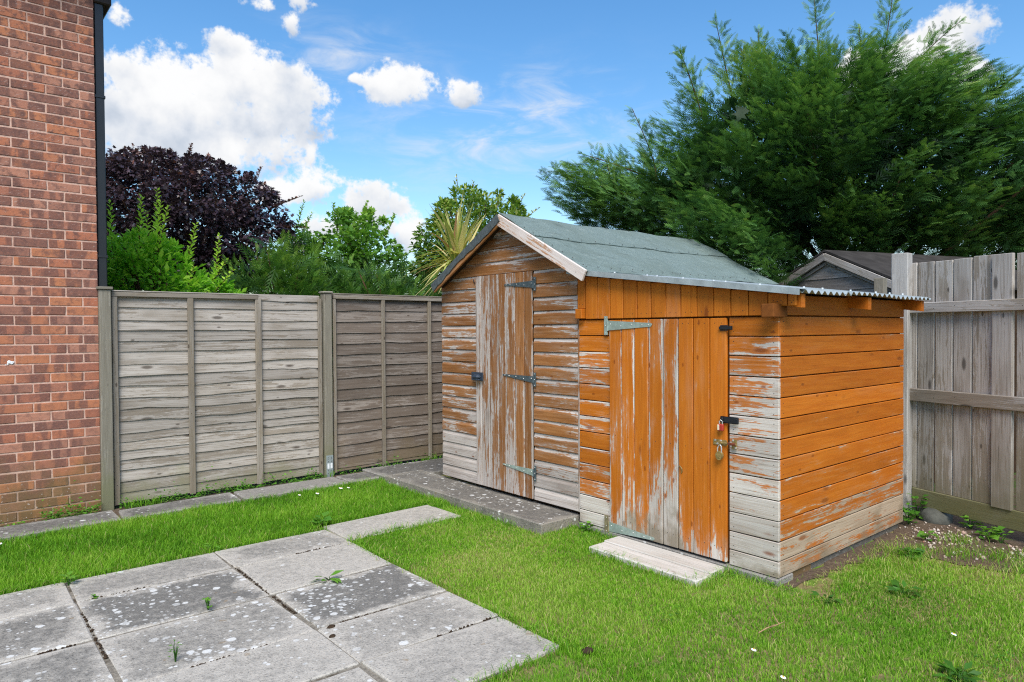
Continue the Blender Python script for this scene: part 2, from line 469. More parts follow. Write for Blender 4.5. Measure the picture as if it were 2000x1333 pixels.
def concrete_mat(name, light, dark, lich=1.0):
    m, t = new_mat(name)
    o = t.coords()
    r = t.rnd()
    P = t.vmath('ADD', o, t.comb(t.math('MULTIPLY', r, 43.0), t.math('MULTIPLY', r, 71.0), 0.0))
    x, y, z = t.sep(o)
    lx, ly = t.attr('len'), t.attr('wid')
    dx = t.math('SUBTRACT', t.math('MULTIPLY', lx, 0.5), t.math('ABSOLUTE', x))
    dy = t.math('SUBTRACT', t.math('MULTIPLY', ly, 0.5), t.math('ABSOLUTE', y))
    n0 = t.noise(P, 4.5, 5, 0.6)
    dmin = t.math('ADD', t.math('MINIMUM', dx, dy), t.math('MULTIPLY_ADD', n0, 0.34, -0.17))
    inner = t.smooth(dmin, 0.0, 0.10)
    n1 = t.noise(P, 22, 6, 0.7)
    n2 = t.noise(P, 90, 4, 0.7)
    n3 = t.noise(P, 2.3, 3)
    dk = t.attr('dark')
    f = t.math('MULTIPLY', inner, t.math('ADD', dk, t.math('MULTIPLY_ADD', n3, 0.8, -0.4)), clamp=True)
    f = t.math('ADD', t.math('MULTIPLY', f, 0.95), t.math('MULTIPLY_ADD', n1, 1.9, -0.92))
    f = t.math('ADD', f, t.math('MULTIPLY_ADD', n2, 1.0, -0.5), clamp=True)
    c = t.mix(f, light, dark)
    c = t.mix(t.math('MULTIPLY', t.smooth(n2, 0.54, 0.66), 0.62), c, tuple(v * 0.45 for v in dark))
    c = t.mix(t.math('MULTIPLY', t.smooth(t.noise(P, 45, 3), 0.63, 0.72), 0.45), c, (0.62, 0.60, 0.55))
    # lichen discs in two sizes
    la = t.attr('lichen')
    warp = t.vmath('ADD', P, t.vmath('MULTIPLY', t.comb(n2, n1, 0.0), (0.010, 0.010, 0)))
    clus = t.smooth(t.noise(P, 2.6, 3), 0.44, 0.62)
    for sc, rad in ((21.0, 0.46), (40.0, 0.44)):
        d, cc = t.voro(warp, sc, 1.0, '3D')
        cr = t.sep(cc)
        ok = t.math('LESS_THAN', cr[0], t.math('MULTIPLY', la, t.math('MULTIPLY_ADD', clus, 0.9, 0.12)))
        rr = t.math('MULTIPLY', cr[1], rad)
        spot = t.math('MULTIPLY', t.smooth(d, t.math('ADD', rr, 0.09), t.math('SUBTRACT', rr, 0.03)), ok)
        c = t.mix(t.math('MULTIPLY', spot, t.math('MULTIPLY_ADD', cr[2], 0.45, 0.45)), c, (0.64, 0.645, 0.62))
    rs = t.math('MULTIPLY', t.smooth(t.noise(P, 13, 2), 0.69, 0.74), 0.5)
    c = t.mix(rs, c, (0.26, 0.19, 0.11))
    h = t.math('ADD', t.math('MULTIPLY', n2, 0.8), t.math('MULTIPLY', n1, 0.6))
    t.out(t.bsdf(c, 0.92, 0.15, t.bump(h, 0.9, 0.007)))
    return m


M['paving'] = concrete_mat('weathered_paving', (0.45, 0.422, 0.37), (0.16, 0.154, 0.14))
M['path'] = concrete_mat('path_concrete', (0.27, 0.255, 0.23), (0.105, 0.10, 0.092))
M['step'] = concrete_mat('step_concrete', (0.25, 0.23, 0.195), (0.125, 0.117, 0.105))


def ground_mat(name, soil, green, amount):
    m, t = new_mat(name)
    p = t.pos()
    n1 = t.noise(p, 9, 6, 0.7)
    n2 = t.noise(p, 60, 5, 0.7)
    n3 = t.noise(p, 2.0, 4)
    c = t.mix(t.smooth(n2, 0.3, 0.7), tuple(v * 0.55 for v in soil), soil)
    c = t.mix(t.smooth(t.math('ADD', t.math('MULTIPLY', n1, 0.6), t.math('MULTIPLY', n3, 0.4)), amount, amount + 0.12), c, green)
    h = t.math('ADD', n1, t.math('MULTIPLY', n2, 0.5))
    t.out(t.bsdf(c, 0.95, 0.1, t.bump(h, 0.8, 0.02)))
    return m


M['ground'] = ground_mat('earth_ground', (0.11, 0.075, 0.05), (0.05, 0.08, 0.02), 0.45)
M['turf'] = ground_mat('turf_thatch', (0.27, 0.22, 0.10), (0.12, 0.21, 0.028), 0.44)
M['bedding'] = ground_mat('joint_sand', (0.30, 0.27, 0.22), (0.08, 0.066, 0.048), 0.50)
M['soil'] = ground_mat('bare_soil', (0.145, 0.105, 0.075), (0.20, 0.155, 0.105), 0.55)


def leaf_mat(name, stops, trans=0.3, rough=0.55, spec=0.3):
    m, t = new_mat(name)
    a = t.attr('tint', 'GEOMETRY')
    c = t.ramp(a, stops)
    p = t.bsdf(c, rough, spec)
    if trans > 0:
        tr = t.n.new('ShaderNodeBsdfTranslucent')
        t.put(tr.inputs['Color'], t.vmath('MULTIPLY', c, (1.5, 1.5, 0.9)))
        mx = t.n.new('ShaderNodeMixShader')
        mx.inputs[0].default_value = trans
        t.l.new(p, mx.inputs[1])
        t.l.new(tr.outputs[0], mx.inputs[2])
        p = mx.outputs[0]
    t.out(p)
    return m


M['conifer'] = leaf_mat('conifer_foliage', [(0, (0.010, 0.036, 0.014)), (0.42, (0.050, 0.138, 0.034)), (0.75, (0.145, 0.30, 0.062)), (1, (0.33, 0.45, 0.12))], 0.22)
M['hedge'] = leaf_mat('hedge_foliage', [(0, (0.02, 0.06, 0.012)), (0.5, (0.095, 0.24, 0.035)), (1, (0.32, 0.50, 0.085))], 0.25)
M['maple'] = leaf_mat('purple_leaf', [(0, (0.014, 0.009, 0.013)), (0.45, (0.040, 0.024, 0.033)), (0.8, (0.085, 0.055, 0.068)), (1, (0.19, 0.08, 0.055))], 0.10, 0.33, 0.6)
M['shrub'] = leaf_mat('fresh_leaf', [(0, (0.05, 0.18, 0.015)), (0.45, (0.20, 0.48, 0.03)), (1, (0.58, 0.82, 0.10))], 0.45)
M['tree'] = leaf_mat('mid_leaf', [(0, (0.025, 0.075, 0.012)), (0.5, (0.10, 0.25, 0.03)), (1, (0.28, 0.45, 0.07))], 0.35)
M['varleaf'] = leaf_mat('edged_leaf', [(0, (0.025, 0.07, 0.01)), (0.5, (0.095, 0.20, 0.02)), (0.8, (0.27, 0.38, 0.06)), (1, (0.62, 0.58, 0.25))], 0.3)
M['strap'] = leaf_mat('strap_leaf', [(0, (0.14, 0.22, 0.04)), (0.5, (0.46, 0.48, 0.13)), (0.8, (0.70, 0.60, 0.28)), (1, (0.36, 0.15, 0.08))], 0.25)
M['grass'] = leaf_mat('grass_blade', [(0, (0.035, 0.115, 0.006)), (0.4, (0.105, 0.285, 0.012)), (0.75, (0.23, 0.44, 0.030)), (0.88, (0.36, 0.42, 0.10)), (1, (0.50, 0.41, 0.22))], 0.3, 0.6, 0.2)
M['weed'] = leaf_mat('weed_leaf', [(0, (0.03, 0.10, 0.012)), (0.5, (0.07, 0.21, 0.018)), (1, (0.17, 0.36, 0.04))], 0.3)
M['chips'] = leaf_mat('stone_chip', [(0, (0.20, 0.15, 0.11)), (0.45, (0.38, 0.30, 0.24)), (0.85, (0.62, 0.57, 0.52)), (1, (0.30, 0.14, 0.09))], 0.0, 0.8)


# ------------------------------------------------------------------ mesh helpers
WORLD = {}


def link(o, parent=None, Mw=None):
    COL.objects.link(o)
    Mw = Mw or Matrix.Identity(4)
    WORLD[o.name] = Mw
    if parent is not None:
        o.parent = parent
        o.matrix_basis = WORLD[parent.name].inverted() @ Mw
    else:
        o.matrix_basis = Mw
    return o


def props(o, **k):
    for a, b in k.items():
        o[a] = b
    return o


def thing(name, label, cat, loc=(0, 0, 0), group=None):
    o = bpy.data.objects.new(name, None)
    o.empty_display_size = 0.1
    link(o, None, Matrix.Translation(loc))
    return tag(o, label, cat, group)


def tag(o, label, cat, group=None):
    o['label'] = label
    o['category'] = cat
    if group:
        o['group'] = group
    return o


def empty(name, parent, loc):
    o = bpy.data.objects.new(name, None)
    o.empty_display_size = 0.1
    return link(o, parent, Matrix.Translation(loc))


def mesh(name, V, Fs, mats, idx=None, smooth=False):
    me = bpy.data.meshes.new(name)
    me.from_pydata([tuple(v) for v in V], [], [tuple(f) for f in Fs])
    for m in (mats if isinstance(mats, (list, tuple)) else [mats]):
        me.materials.append(m)
    if idx is not None:
        me.polygons.foreach_set('material_index', idx)
    if smooth:
        me.polygons.foreach_set('use_smooth', [True] * len(Fs))
    me.update()
    return me


def obj(name, me, parent=None, Mw=None, **k):
    o = bpy.data.objects.new(name, me)
    link(o, parent, Mw)
    return props(o, **k)


def axes(o, ax, ay, az):
    return Matrix(((ax[0], ay[0], az[0], o[0]), (ax[1], ay[1], az[1], o[1]), (ax[2], ay[2], az[2], o[2]), (0, 0, 0, 1)))


def boxg(x0, x1, y0, y1, z0, z1, b=0.0):
    """box, corners chamfered when b > 0 (44 triangles)"""
    if b <= 0:
        V = [(x, y, z) for x in (x0, x1) for y in (y0, y1) for z in (z0, z1)]
        return V, [(0, 1, 3, 2), (4, 6, 7, 5), (0, 4, 5, 1), (2, 3, 7, 6), (0, 2, 6, 4), (1, 5, 7, 3)]
    V, ix = [], {}
    xs, ys, zs = (x0, x1), (y0, y1), (z0, z1)
    sg = (1, -1)
    for i in (0, 1):
        for j in (0, 1):
            for k in (0, 1):
                for a in range(3):
                    p = [xs[i], ys[j], zs[k]]
                    for q, s in enumerate((i, j, k)):
                        if q != a:
                            p[q] += b * sg[s]
                    ix[(i, j, k, a)] = len(V)
                    V.append(tuple(p))
    Fs = []
    for i in (0, 1):
        q = [ix[(i, 0, 0, 0)], ix[(i, 1, 0, 0)], ix[(i, 1, 1, 0)], ix[(i, 0, 1, 0)]]
        Fs.append(q if i else q[::-1])
        q = [ix[(0, i, 0, 1)], ix[(0, i, 1, 1)], ix[(1, i, 1, 1)], ix[(1, i, 0, 1)]]
        Fs.append(q if i else q[::-1])
        q = [ix[(0, 0, i, 2)], ix[(1, 0, i, 2)], ix[(1, 1, i, 2)], ix[(0, 1, i, 2)]]
        Fs.append(q if i else q[::-1])
    for i in (0, 1):
        for j in (0, 1):
            s = 1 if i == j else -1
            q = [ix[(i, j, 0, 0)], ix[(i, j, 0, 1)], ix[(i, j, 1, 1)], ix[(i, j, 1, 0)]]
            Fs.append(q if s > 0 else q[::-1])
            q = [ix[(i, 0, j, 0)], ix[(i, 1, j, 0)], ix[(i, 1, j, 2)], ix[(i, 0, j, 2)]]
            Fs.append(q[::-1] if s > 0 else q)
            q = [ix[(0, i, j, 1)], ix[(0, i, j, 2)], ix[(1, i, j, 2)], ix[(1, i, j, 1)]]
            Fs.append(q if s > 0 else q[::-1])
            for k in (0, 1):
                tri = [ix[(i, j, k, a)] for a in range(3)]
                Fs.append(tri)
    return V, Fs


def join(parts):
    V, Fs = [], []
    for v, f in parts:
        n = len(V)
        V += list(v)
        Fs += [tuple(i + n for i in q) for q in f]
    return V, Fs


def tube(pts, rad, n=6, cap=True):
    pts = [Vector(p) for p in pts]
    rad = rad if hasattr(rad, '__len__') else [rad] * len(pts)
    V, Fs = [], []
    for i, p in enumerate(pts):
        t = (pts[min(i + 1, len(pts) - 1)] - pts[max(i - 1, 0)]).normalized()
        a = t.cross(Vector((0.31, 0.17, 1)) if abs(t.z) < 0.9 else Vector((1, 0.2, 0))).normalized()
        b = t.cross(a)
        for k in range(n):
            an = 2 * math.pi * k / n
            V.append(p + (a * math.cos(an) + b * math.sin(an)) * rad[i])
    for i in range(len(pts) - 1):
        for k in range(n):
            Fs.append((i * n + k, i * n + (k + 1) % n, (i + 1) * n + (k + 1) % n, (i + 1) * n + k))
    if cap:
        Fs.append(tuple(range(n))[::-1])
        Fs.append(tuple(range((len(pts) - 1) * n, len(pts) * n)))
    return V, Fs


def disc(c, n, r, h=0.002, k=6):
    """small proud stud: c centre, n outward normal"""
    c, n = Vector(c), Vector(n).normalized()
    a = n.orthogonal().normalized()
    b = n.cross(a)
    V = [c + (a * math.cos(2 * math.pi * i / k) + b * math.sin(2 * math.pi * i / k)) * r for i in range(k)]
    V += [v - (v - c) * 0.25 + n * h for v in V]
    Fs = [tuple(range(k, 2 * k))] + [(i, (i + 1) % k, (i + 1) % k + k, i + k) for i in range(k)]
    return V, Fs


def extrude(profile, L, nseg=1, wob=0.0):
    """profile in (y, z), counter-clockwise seen from +x; extruded along x from 0 to L"""
    V, Fs = [], []
    n = len(profile)
    for i in range(nseg + 1):
        dy = random.uniform(-wob, wob)
        for y, z in profile:
            V.append((L * i / nseg, y + dy, z))
    for i in range(nseg):
        for k in range(n):
            a, b = i * n + k, i * n + (k + 1) % n
            Fs.append((a, b, b + n, a + n))
    Fs.append(tuple(range(n))[::-1])
    Fs.append(tuple(range(nseg * n, nseg * n + n)))
    return V, Fs


def plank(parent, name, o, ax, ay, L, W, T, mat, wear=0.0, top=0.0, end=0.0, edge=0.1, nails=(), prof=None, bev=0.003, jit=0.0012, flip=False, **k):
    """a board: o its corner, ax along the grain, ay across it, thickness towards ax x ay"""
    ax, ay = Vector(ax).normalized(), Vector(ay).normalized()
    az = ax.cross(ay)
    if prof == 'shiplap':
        p = [(0, 0), (0, T - 0.002), (0.003, T), (W * 0.66, T), (W * 0.76, T * 0.80), (W * 0.88, T * 0.5), (W - 0.002, T * 0.42), (W, 0)]
        V, Fs = extrude(p[::-1], L, 2)
    else:
        V, Fs = boxg(0, L, 0.001, W - 0.001, 0, T, bev)
    idx = [0] * len(Fs)
    mats = [mat]
    if nails:
        mats = [mat, M['nail']]
        for (nx, ny) in nails:
            v, f = disc((nx, ny, T - 0.0005 if prof is None or ny < W * 0.66 else T * 0.7), (0, 0, 1), 0.0032, 0.0015, 6)
            n0 = len(V)
            V = list(V) + list(v)
            Fs = list(Fs) + [tuple(i + n0 for i in q) for q in f]
            idx += [1] * len(f)
    me = mesh(name, V, Fs, mats, idx)
    oo = Vector(o) + az * random.uniform(-jit, jit)
    tilt = random.uniform(-jit, jit) * 1.2
    ax2 = (ax + ay * tilt / max(L, 0.2)).normalized()
    ay2 = az.cross(ax2).normalized()
    return obj(name, me, parent, axes(oo, ax2, ay2, az), wear=float(wear), wear_top=float(top), wear_end=float(end), edge=float(edge), len=float(L), wid=float(W), **k)


def nail_pair(L, W, inset=0.025, both=True, one=False):
    r = [(inset, W * 0.28)] if one else [(inset, W * 0.25), (inset, W * 0.75)]
    if both:
        r += [(L - a, b + random.uniform(-0.006, 0.006)) for a, b in r]
    return r


def tri_mesh(name, V, T, mat, tint=None, smooth=False):
    V = np.asarray(V, np.float32)
    T = np.asarray(T, np.int32)
    me = bpy.data.meshes.new(name)
    me.vertices.add(len(V))
    me.vertices.foreach_set('co', V.ravel())
    me.loops.add(T.size)
    me.loops.foreach_set('vertex_index', T.ravel())
    me.polygons.add(len(T))
    me.polygons.foreach_set('loop_start', np.arange(0, T.size, 3, dtype=np.int32))
    if tint is not None:
        a = me.attributes.new('tint', 'FLOAT', 'POINT')
        a.data.foreach_set('value', np.asarray(tint, np.float32))
    me.materials.append(mat)
    me.update(calc_edges=True)
    if smooth:
        me.polygons.foreach_set('use_smooth', np.ones(len(T), bool))
    return me


def scatter(tV, tT, pos, X, Y, Z, scale):
    """copies of a template at pos with axes X, Y, Z (N,3) and scale (N,)"""
    tV = np.asarray(tV, float)
    n, k = len(pos), len(tV)
    B = np.stack([X, Y, Z], 2)                      # (N,3,3) columns are axes
    P = np.einsum('nij,kj->nki', B, tV) * np.asarray(scale).reshape(-1, 1, 1) + np.asarray(pos)[:, None, :]
    T = (np.asarray(tT)[None] + (np.arange(n) * k)[:, None, None]).reshape(-1, 3)
    return P.reshape(-1, 3), T


def unit(a):
    return a / np.maximum(np.linalg.norm(a, axis=-1, keepdims=True), 1e-9)
M['orange_side'] = wood('orange_stain_tan', (0.43, 0.112, 0.007), (0.50, 0.15, 0.012), (0.44, 0.35, 0.26), (0.34, 0.245, 0.165), (0.25, 0.165, 0.10), knot=(0.22, 0.06, 0.008), algae=((0.22, 0.17, 0.11), 0.2))


# ------------------------------------------------------------------ ground, path, patio
def setting(name, me, **k):
    o = obj(name, me, **k)
    o['kind'] = 'structure'
    return o


def sheet(name, x0, x1, y0, y1, z, mat):
    return setting(name, mesh(name, [(x0, y0, z), (x1, y0, z), (x1, y1, z), (x0, y1, z)], [(0, 1, 2, 3)], mat))


sheet('ground', -400, 400, -400, 400, -0.03, M['ground'])


def blob_sheet(name, pts, z, mat, sub=6, wob=0.03):
    """flat sheet with an uneven outline"""
    out = []
    for i, p in enumerate(pts):
        q = pts[(i + 1) % len(pts)]
        n = max(1, int(math.dist(p, q) / 0.08))
        for k in range(n):
            f = k / n
            out.append((p[0] + (q[0] - p[0]) * f + random.uniform(-wob, wob), p[1] + (q[1] - p[1]) * f + random.uniform(-wob, wob), z))
    return setting(name, mesh(name, out, [tuple(range(len(out)))], mat))


sheet('lawn', -3.0, 5.35, -3.0, 6.47, -0.012, M['turf'])
blob_sheet('soil_patch', [(3.60, 1.97), (4.2, 1.90), (4.62, 1.84), (4.80, 1.66), (4.84, 1.3), (4.95, 1.1), (5.0, 0.6), (5.0, -0.6), (5.9, -0.6), (6.6, 2.6), (5.3, 2.3), (5.3, 2.02), (3.66, 2.02)], -0.006, M['soil'], wob=0.035)

patio = setting('patio', mesh('patio', [(x, y, -0.0045) for x, y in ((-3, -3), (1.395, -3), (1.395, 2.262), (2.18, 2.262), (2.18, 4.73), (-3, 4.73))], [(0, 1, 2, 3, 4, 5)], M['bedding']))
path = sheet('path', -3.0, 3.9, 5.97, 6.44, -0.004, M['soil'])


def slab(parent, name, x0, x1, y0, y1, zt, mat, dark, lich, th=0.05, tilt=0.007, b=0.005, gap=0.006):
    lx, ly = x1 - x0 - gap, y1 - y0 - gap
    V, Fs = boxg(-lx / 2, lx / 2, -ly / 2, ly / 2, -th, 0, b)
    V = [(x + random.uniform(-.003, .003), y + random.uniform(-.003, .003), z) for x, y, z in V]
    for sx in (-1, 1):
        for sy in (-1, 1):
            if random.random() < .4:         # knocked corner
                c = random.uniform(.006, .022)
                V = [(x - sx * c * random.uniform(.6, 1), y - sy * c * random.uniform(.6, 1), z) if x * sx > lx / 2 - .02 and y * sy > ly / 2 - .02 else (x, y, z) for x, y, z in V]
    Mw = Matrix.Translation(((x0 + x1) / 2, (y0 + y1) / 2, zt + random.uniform(-0.003, 0.003))) @ Matrix.Rotation(random.uniform(-tilt, tilt), 4, 'X') @ Matrix.Rotation(random.uniform(-tilt, tilt), 4, 'Y') @ Matrix.Rotation(random.uniform(-.004, .004), 4, 'Z')
    return obj(name, mesh(name, V, Fs, mat), parent, Mw, len=lx, wid=ly, dark=float(dark), lichen=float(lich))


XS = [-1.92, -1.09, -0.255, 0.575, 1.408, 2.19]
YS = [4.735, 4.325, 3.745, 3.155, 2.715, 2.255, 1.67, 1.08, 0.64]
# how dark and how lichen-spotted each slab is, column by column from the lawn strip towards the viewer
DARK = {(3, 0): (.55, .12), (3, 1): (.95, .75), (3, 2): (.55, .5), (3, 3): (.2, .12), (3, 4): (.3, .2), (4, 0): (.5, .12), (4, 1): (.12, .03),
        (4, 2): (1.0, .85), (4, 3): (.4, .25), (4, 4): (.3, .1), (2, 0): (.5, .15), (2, 1): (.75, .4), (2, 2): (.65, .45), (2, 3): (.5, .4)}
for i in range(5):
    for j in range(8):
        if i == 4 and j >= 5:
            continue
        y1, y0 = YS[j], YS[j + 1]
        dk, li = DARK.get((i, j), (random.uniform(.2, .8), random.uniform(.2, .6)))
        slab(patio, 'paving_slab', XS[i] + random.uniform(-.004, .004), XS[i + 1], y0, y1, 0.003, M['paving'], dk, li)
slab(patio, 'paving_slab', 2.186, 3.14, 4.35, 4.83, 0.003, M['paving'], .15, .08)
for x0, x1, dk in ((-2.6, -1.4, .6), (-1.4, -0.1, .8), (-0.1, 1.10, .75), (1.11, 2.02, .7), (2.03, 3.0, .1), (3.01, 3.66, .8)):
    slab(path, 'path_slab', x0, x1, 5.955, 6.30, 0.02, M['path'], dk, .12, b=0.008)
slab(path, 'path_slab', 3.34, 4.45, 5.76, 6.36, 0.035, M['path'], .85, .1, b=0.008)

# concrete step in front of the tall shed
V, Fs = boxg(-0.19, 0.215, -1.10, 1.10, -0.1, 0.072, 0.007)
o = obj('concrete_step', mesh('concrete_step', V, Fs, M['step']), None, Matrix.Translation((3.475, 4.69, 0)), len=0.405, wid=2.2, dark=.75, lichen=.25)
tag(o, 'long low concrete step with white lichen spots in front of the tall shed', 'step')

# ------------------------------------------------------------------ brick house
house = thing('brick_house', 'red brick house wall with black downpipe at its corner', 'house', (1.045, 6.46, 0))
V, Fs = boxg(-3.4, -0.003, 0.0035, 3.5, -0.15, 5.2)
obj('wall', mesh('wall', V, Fs, M['mortar']), house, Matrix.Translation((1.045, 6.46, 0)))


def brick_mesh(L):
    V, Fs = boxg(0, L, 0, 0.05, 0, 0.065, 0.0035)
    V = [(x + random.uniform(-.0016, .0016), y + random.uniform(-.0012, .0012), z + random.uniform(-.0016, .0016)) for x, y, z in V]
    return mesh('brick', V, Fs, M['brick'])


stretchers = [brick_mesh(0.215) for _ in range(6)]
headers = [brick_mesh(0.1025) for _ in range(4)]
rest = []
for c in range(-1, 64):
    z = 0.012 + c * 0.075
    x = 1.045
    k = 0
    while x > -1.9:
        L = 0.1025 if (k == 0 and c % 2 == 0) else 0.215
        xx, yy, zz = x - L, 6.4595 + random.uniform(-.0018, .0018), z + random.uniform(-.0015, .0015)
        if xx > 0.05 and z < 4.35:
            me = random.choice(headers if L < 0.2 else stretchers)
            obj('brick', me, house, Matrix.Translation((xx, yy, zz)) @ Matrix.Rotation(random.uniform(-.004, .004), 4, 'Y'))
        else:
            v, f = boxg(xx - 1.045, xx - 1.045 + L, yy - 6.46, yy - 6.46 + 0.05, zz, zz + 0.065, 0.0035)
            rest.append((v, f))
        x -= L + 0.01
        k += 1
V, Fs = join(rest)
o = obj('brick', mesh('brick', V, Fs, M['brick']), house, Matrix.Translation((1.045, 6.46, 0)))
o['kind'] = 'stuff'
# downpipe on the side wall, brackets, eaves
V, Fs = boxg(-0.033, 0.033, -0.033, 0.033, 0.05, 4.9, 0.006)
dp = obj('drainpipe', mesh('drainpipe', V, Fs, M['black_plastic']), house, Matrix.Translation((1.085, 6.515, 0)))
for z in (1.05, 2.07, 3.37):
    V, Fs = boxg(-0.038, 0.039, -0.039, 0.038, -0.012, 0.012, 0.003)
    obj('bracket', mesh('bracket', V, Fs, M['black_plastic']), dp, Matrix.Translation((1.085, 6.515, z)))
V, Fs = join([boxg(-3.4, 0.13, -0.28, 0.0, 4.38, 4.55, .01), boxg(0.002, 0.13, 0.0, 3.5, 4.12, 4.30, .01)])
obj('fascia', mesh('fascia', V, Fs, M['soffit']), house, Matrix.Translation((1.045, 6.46, 0)))
V = [(-3.6, -0.35, 4.56), (0.16, -0.35, 4.56), (0.16, 1.75, 5.8), (-3.6, 1.75, 5.8), (0.16, 3.7, 4.56), (-3.6, 3.7, 4.56)]
V += [(x, y, z + 0.06) for x, y, z in V]
Fs = [(0, 3, 2, 1), (3, 5, 4, 2), (6, 7, 8, 9), (9, 8, 10, 11), (0, 1, 7, 6), (1, 2, 8, 7), (2, 4, 10, 8), (4, 5, 11, 10), (5, 3, 9, 11), (3, 0, 6, 9)]
obj('roof', mesh('roof', V, Fs, M['tile']), house, Matrix.Translation((1.045, 6.46, 0)))
# a white splash on one brick
sp = []
for cx, cz, r in ((0.452, 1.228, .013), (0.468, 1.222, .012), (0.478, 1.226, .007), (0.442, 1.212, .006), (0.430, 1.206, .004)):
    sp.append(disc((cx - 1.045, -0.0035, cz), (0, -1, 0), r, 0.002, 9))
V, Fs = join(sp)
obj('white_splash', mesh('white_splash', V, Fs, M['white']), house, Matrix.Translation((1.045, 6.46, 0)))


# ------------------------------------------------------------------ lapped fence on the left
def waney(parent, x0, x1, zb, h, y, mat, wear, amp, edge=.1, phase=None):
    L = x1 - x0
    n = 14
    ph = phase if phase is not None else [random.uniform(0, 6.3) for _ in range(4)]
    V, Fs = [], []
    for i in range(n + 1):
        u = i / n
        x = L * u
        w = amp * (math.sin(ph[0] + 5 * u) * .55 + math.sin(ph[1] + 11 * u) * .5 + random.uniform(-.5, .5) * .8)
        if random.random() < .12:
            w += random.uniform(-1, 1.4) * amp
        bow = 0.003 * math.sin(ph[2] + 4 * u)
        V += [(x, w, 0.010), (x, w, 0.021 + bow), (x, h, 0.006 + bow * .5), (x, h, 0.0)]
    for i in range(n):
        a = i * 4
        for k in range(4):
            Fs.append((a + k, a + (k + 1) % 4, a + 4 + (k + 1) % 4, a + 4 + k)[::-1])
    Fs.append((0, 1, 2, 3))
    Fs.append(tuple(n * 4 + k for k in (3, 2, 1, 0)))
    me = mesh('board', V, Fs, mat)
    return obj('board', me, parent, axes((x0, y, zb), (1, 0, 0), (0, 0, 1), (0, -1, 0)), wear=wear, wear_top=0.0, wear_end=0.0, edge=edge, len=L, wid=h)


def upright_front(parent, name, x0, x1, z0, z1, yf, T, mat, wear=.6, nails=()):
    """vertical strip whose face looks to -Y"""
    return plank(parent, name, (x0, yf + T, z1), (0, 0, -1), (1, 0, 0), z1 - z0, x1 - x0, T, mat, wear, 0, 0, .1, nails=nails)


p1 = thing('lapped_fence', 'pale silver lapped fence panel next to the brick house', 'fence', (1.137, 6.47, 0), 'lapped fences')
zs = [1.743, 1.657, 1.546, 1.463, 1.373, 1.288, 1.175, 1.084, 0.993, 0.895, 0.80, 0.705, 0.615, 0.545, 0.465, 0.385, 0.30, 0.21, 0.115, 0.03]
prev = None
for i in range(len(zs) - 1):
    zt, zb = zs[i], zs[i + 1]
    amp = 0.0085 if 5 <= i <= 13 else 0.004
    ph = [random.uniform(0, 6.3) for _ in range(4)] if prev is None or random.random() < .35 else [p + random.uniform(-.5, .5) for p in prev]
    prev = ph
    waney(p1, 1.14, 2.955, zb, zt - zb + 0.03, 6.487, M['grey'], random.uniform(.42, .75), amp, phase=ph)
waney(p1, 2.345, 2.955, 1.735, 0.062, 6.484, M['grey'], .6, .004)
for x0, x1 in ((1.137, 1.181), (1.721, 1.771), (2.311, 2.368), (2.926, 2.964)):
    zt = 1.742 if x0 < 2.2 else 1.765
    upright_front(p1, 'batten', x0, x1, 0.02, zt, 6.440, 0.022, M['batten'], random.uniform(.3, .6), [(0.06 + 0.19 * k + random.uniform(-.03, .03), (x1 - x0) * random.uniform(.35, .65)) for k in range(9)])
plank(p1, 'top_rail', (1.137, 6.49, 1.743), (1, 0, 0), (0, 0, 1), 1.20, 0.040, 0.052, M['batten'], .8, 0, 0, .1)
plank(p1, 'cap_strip', (1.137, 6.435, 1.785), (1, 0, 0), (0, 1, 0), 1.205, 0.062, 0.010, M['grey'], .9, 0, 0, .1)

p2 = thing('lapped_fence', 'dark brown lapped fence panel running behind the tall shed', 'fence', (3.09, 6.47, 0), 'lapped fences')
z = 1.775
prev = None
while z > 0.05:
    h = random.uniform(.108, .122)
    zb = max(z - h, 0.03)
    ph = [random.uniform(0, 6.3) for _ in range(4)] if prev is None else [p + random.uniform(-.35, .35) for p in prev]
    prev = ph
    waney(p2, 3.095, 4.915, zb, z - zb + 0.03, 6.490, M['browngrey'], random.uniform(.25, .62), 0.0075, phase=ph)
    z = zb
for x0, x1 in ((3.085, 3.118), (3.634, 3.676), (4.214, 4.256), (4.88, 4.92)):
    upright_front(p2, 'batten', x0, x1, 0.02, 1.768, 6.442, 0.022, M['batten'], random.uniform(.3, .5), [(0.06 + 0.21 * k, 0.02) for k in range(8)])
plank(p2, 'top_rail', (3.088, 6.49, 1.770), (1, 0, 0), (0, 0, 1), 1.83, 0.045, 0.050, M['batten'], .45, 0, 0, .1)
plank(p2, 'cap_strip', (3.088, 6.435, 1.815), (1, 0, 0), (0, 1, 0), 1.83, 0.060, 0.010, M['batten'], .8, 0, 0, .1)


def fence_post(label, x0, x1, y0, y1, zt, mat, wear, cap=True, round_cap=False):
    t = thing('fence_post', label, 'fence post', ((x0 + x1) / 2, (y0 + y1) / 2, 0), 'fence posts')
    plank(t, 'shaft', (x0, y1, zt), (0, 0, -1), (1, 0, 0), zt + 0.1, x1 - x0, y1 - y0, mat, wear, 0, 0, .1, bev=.005)
    if cap:
        cx, cy, w, d = (x0 + x1) / 2, (y0 + y1) / 2, (x1 - x0) / 2 + .012, (y1 - y0) / 2 + .014
        V, Fs = boxg(-w, w, -d, d, 0.0015, 0.024, 0.009 if round_cap else 0.004)
        obj('post_cap', mesh('post_cap', V, Fs, M['post']), t, Matrix.Translation((cx, cy, zt)), wear=.6, wear_top=0.0, wear_end=0.0, edge=.1, len=.1, wid=.1)
    return t


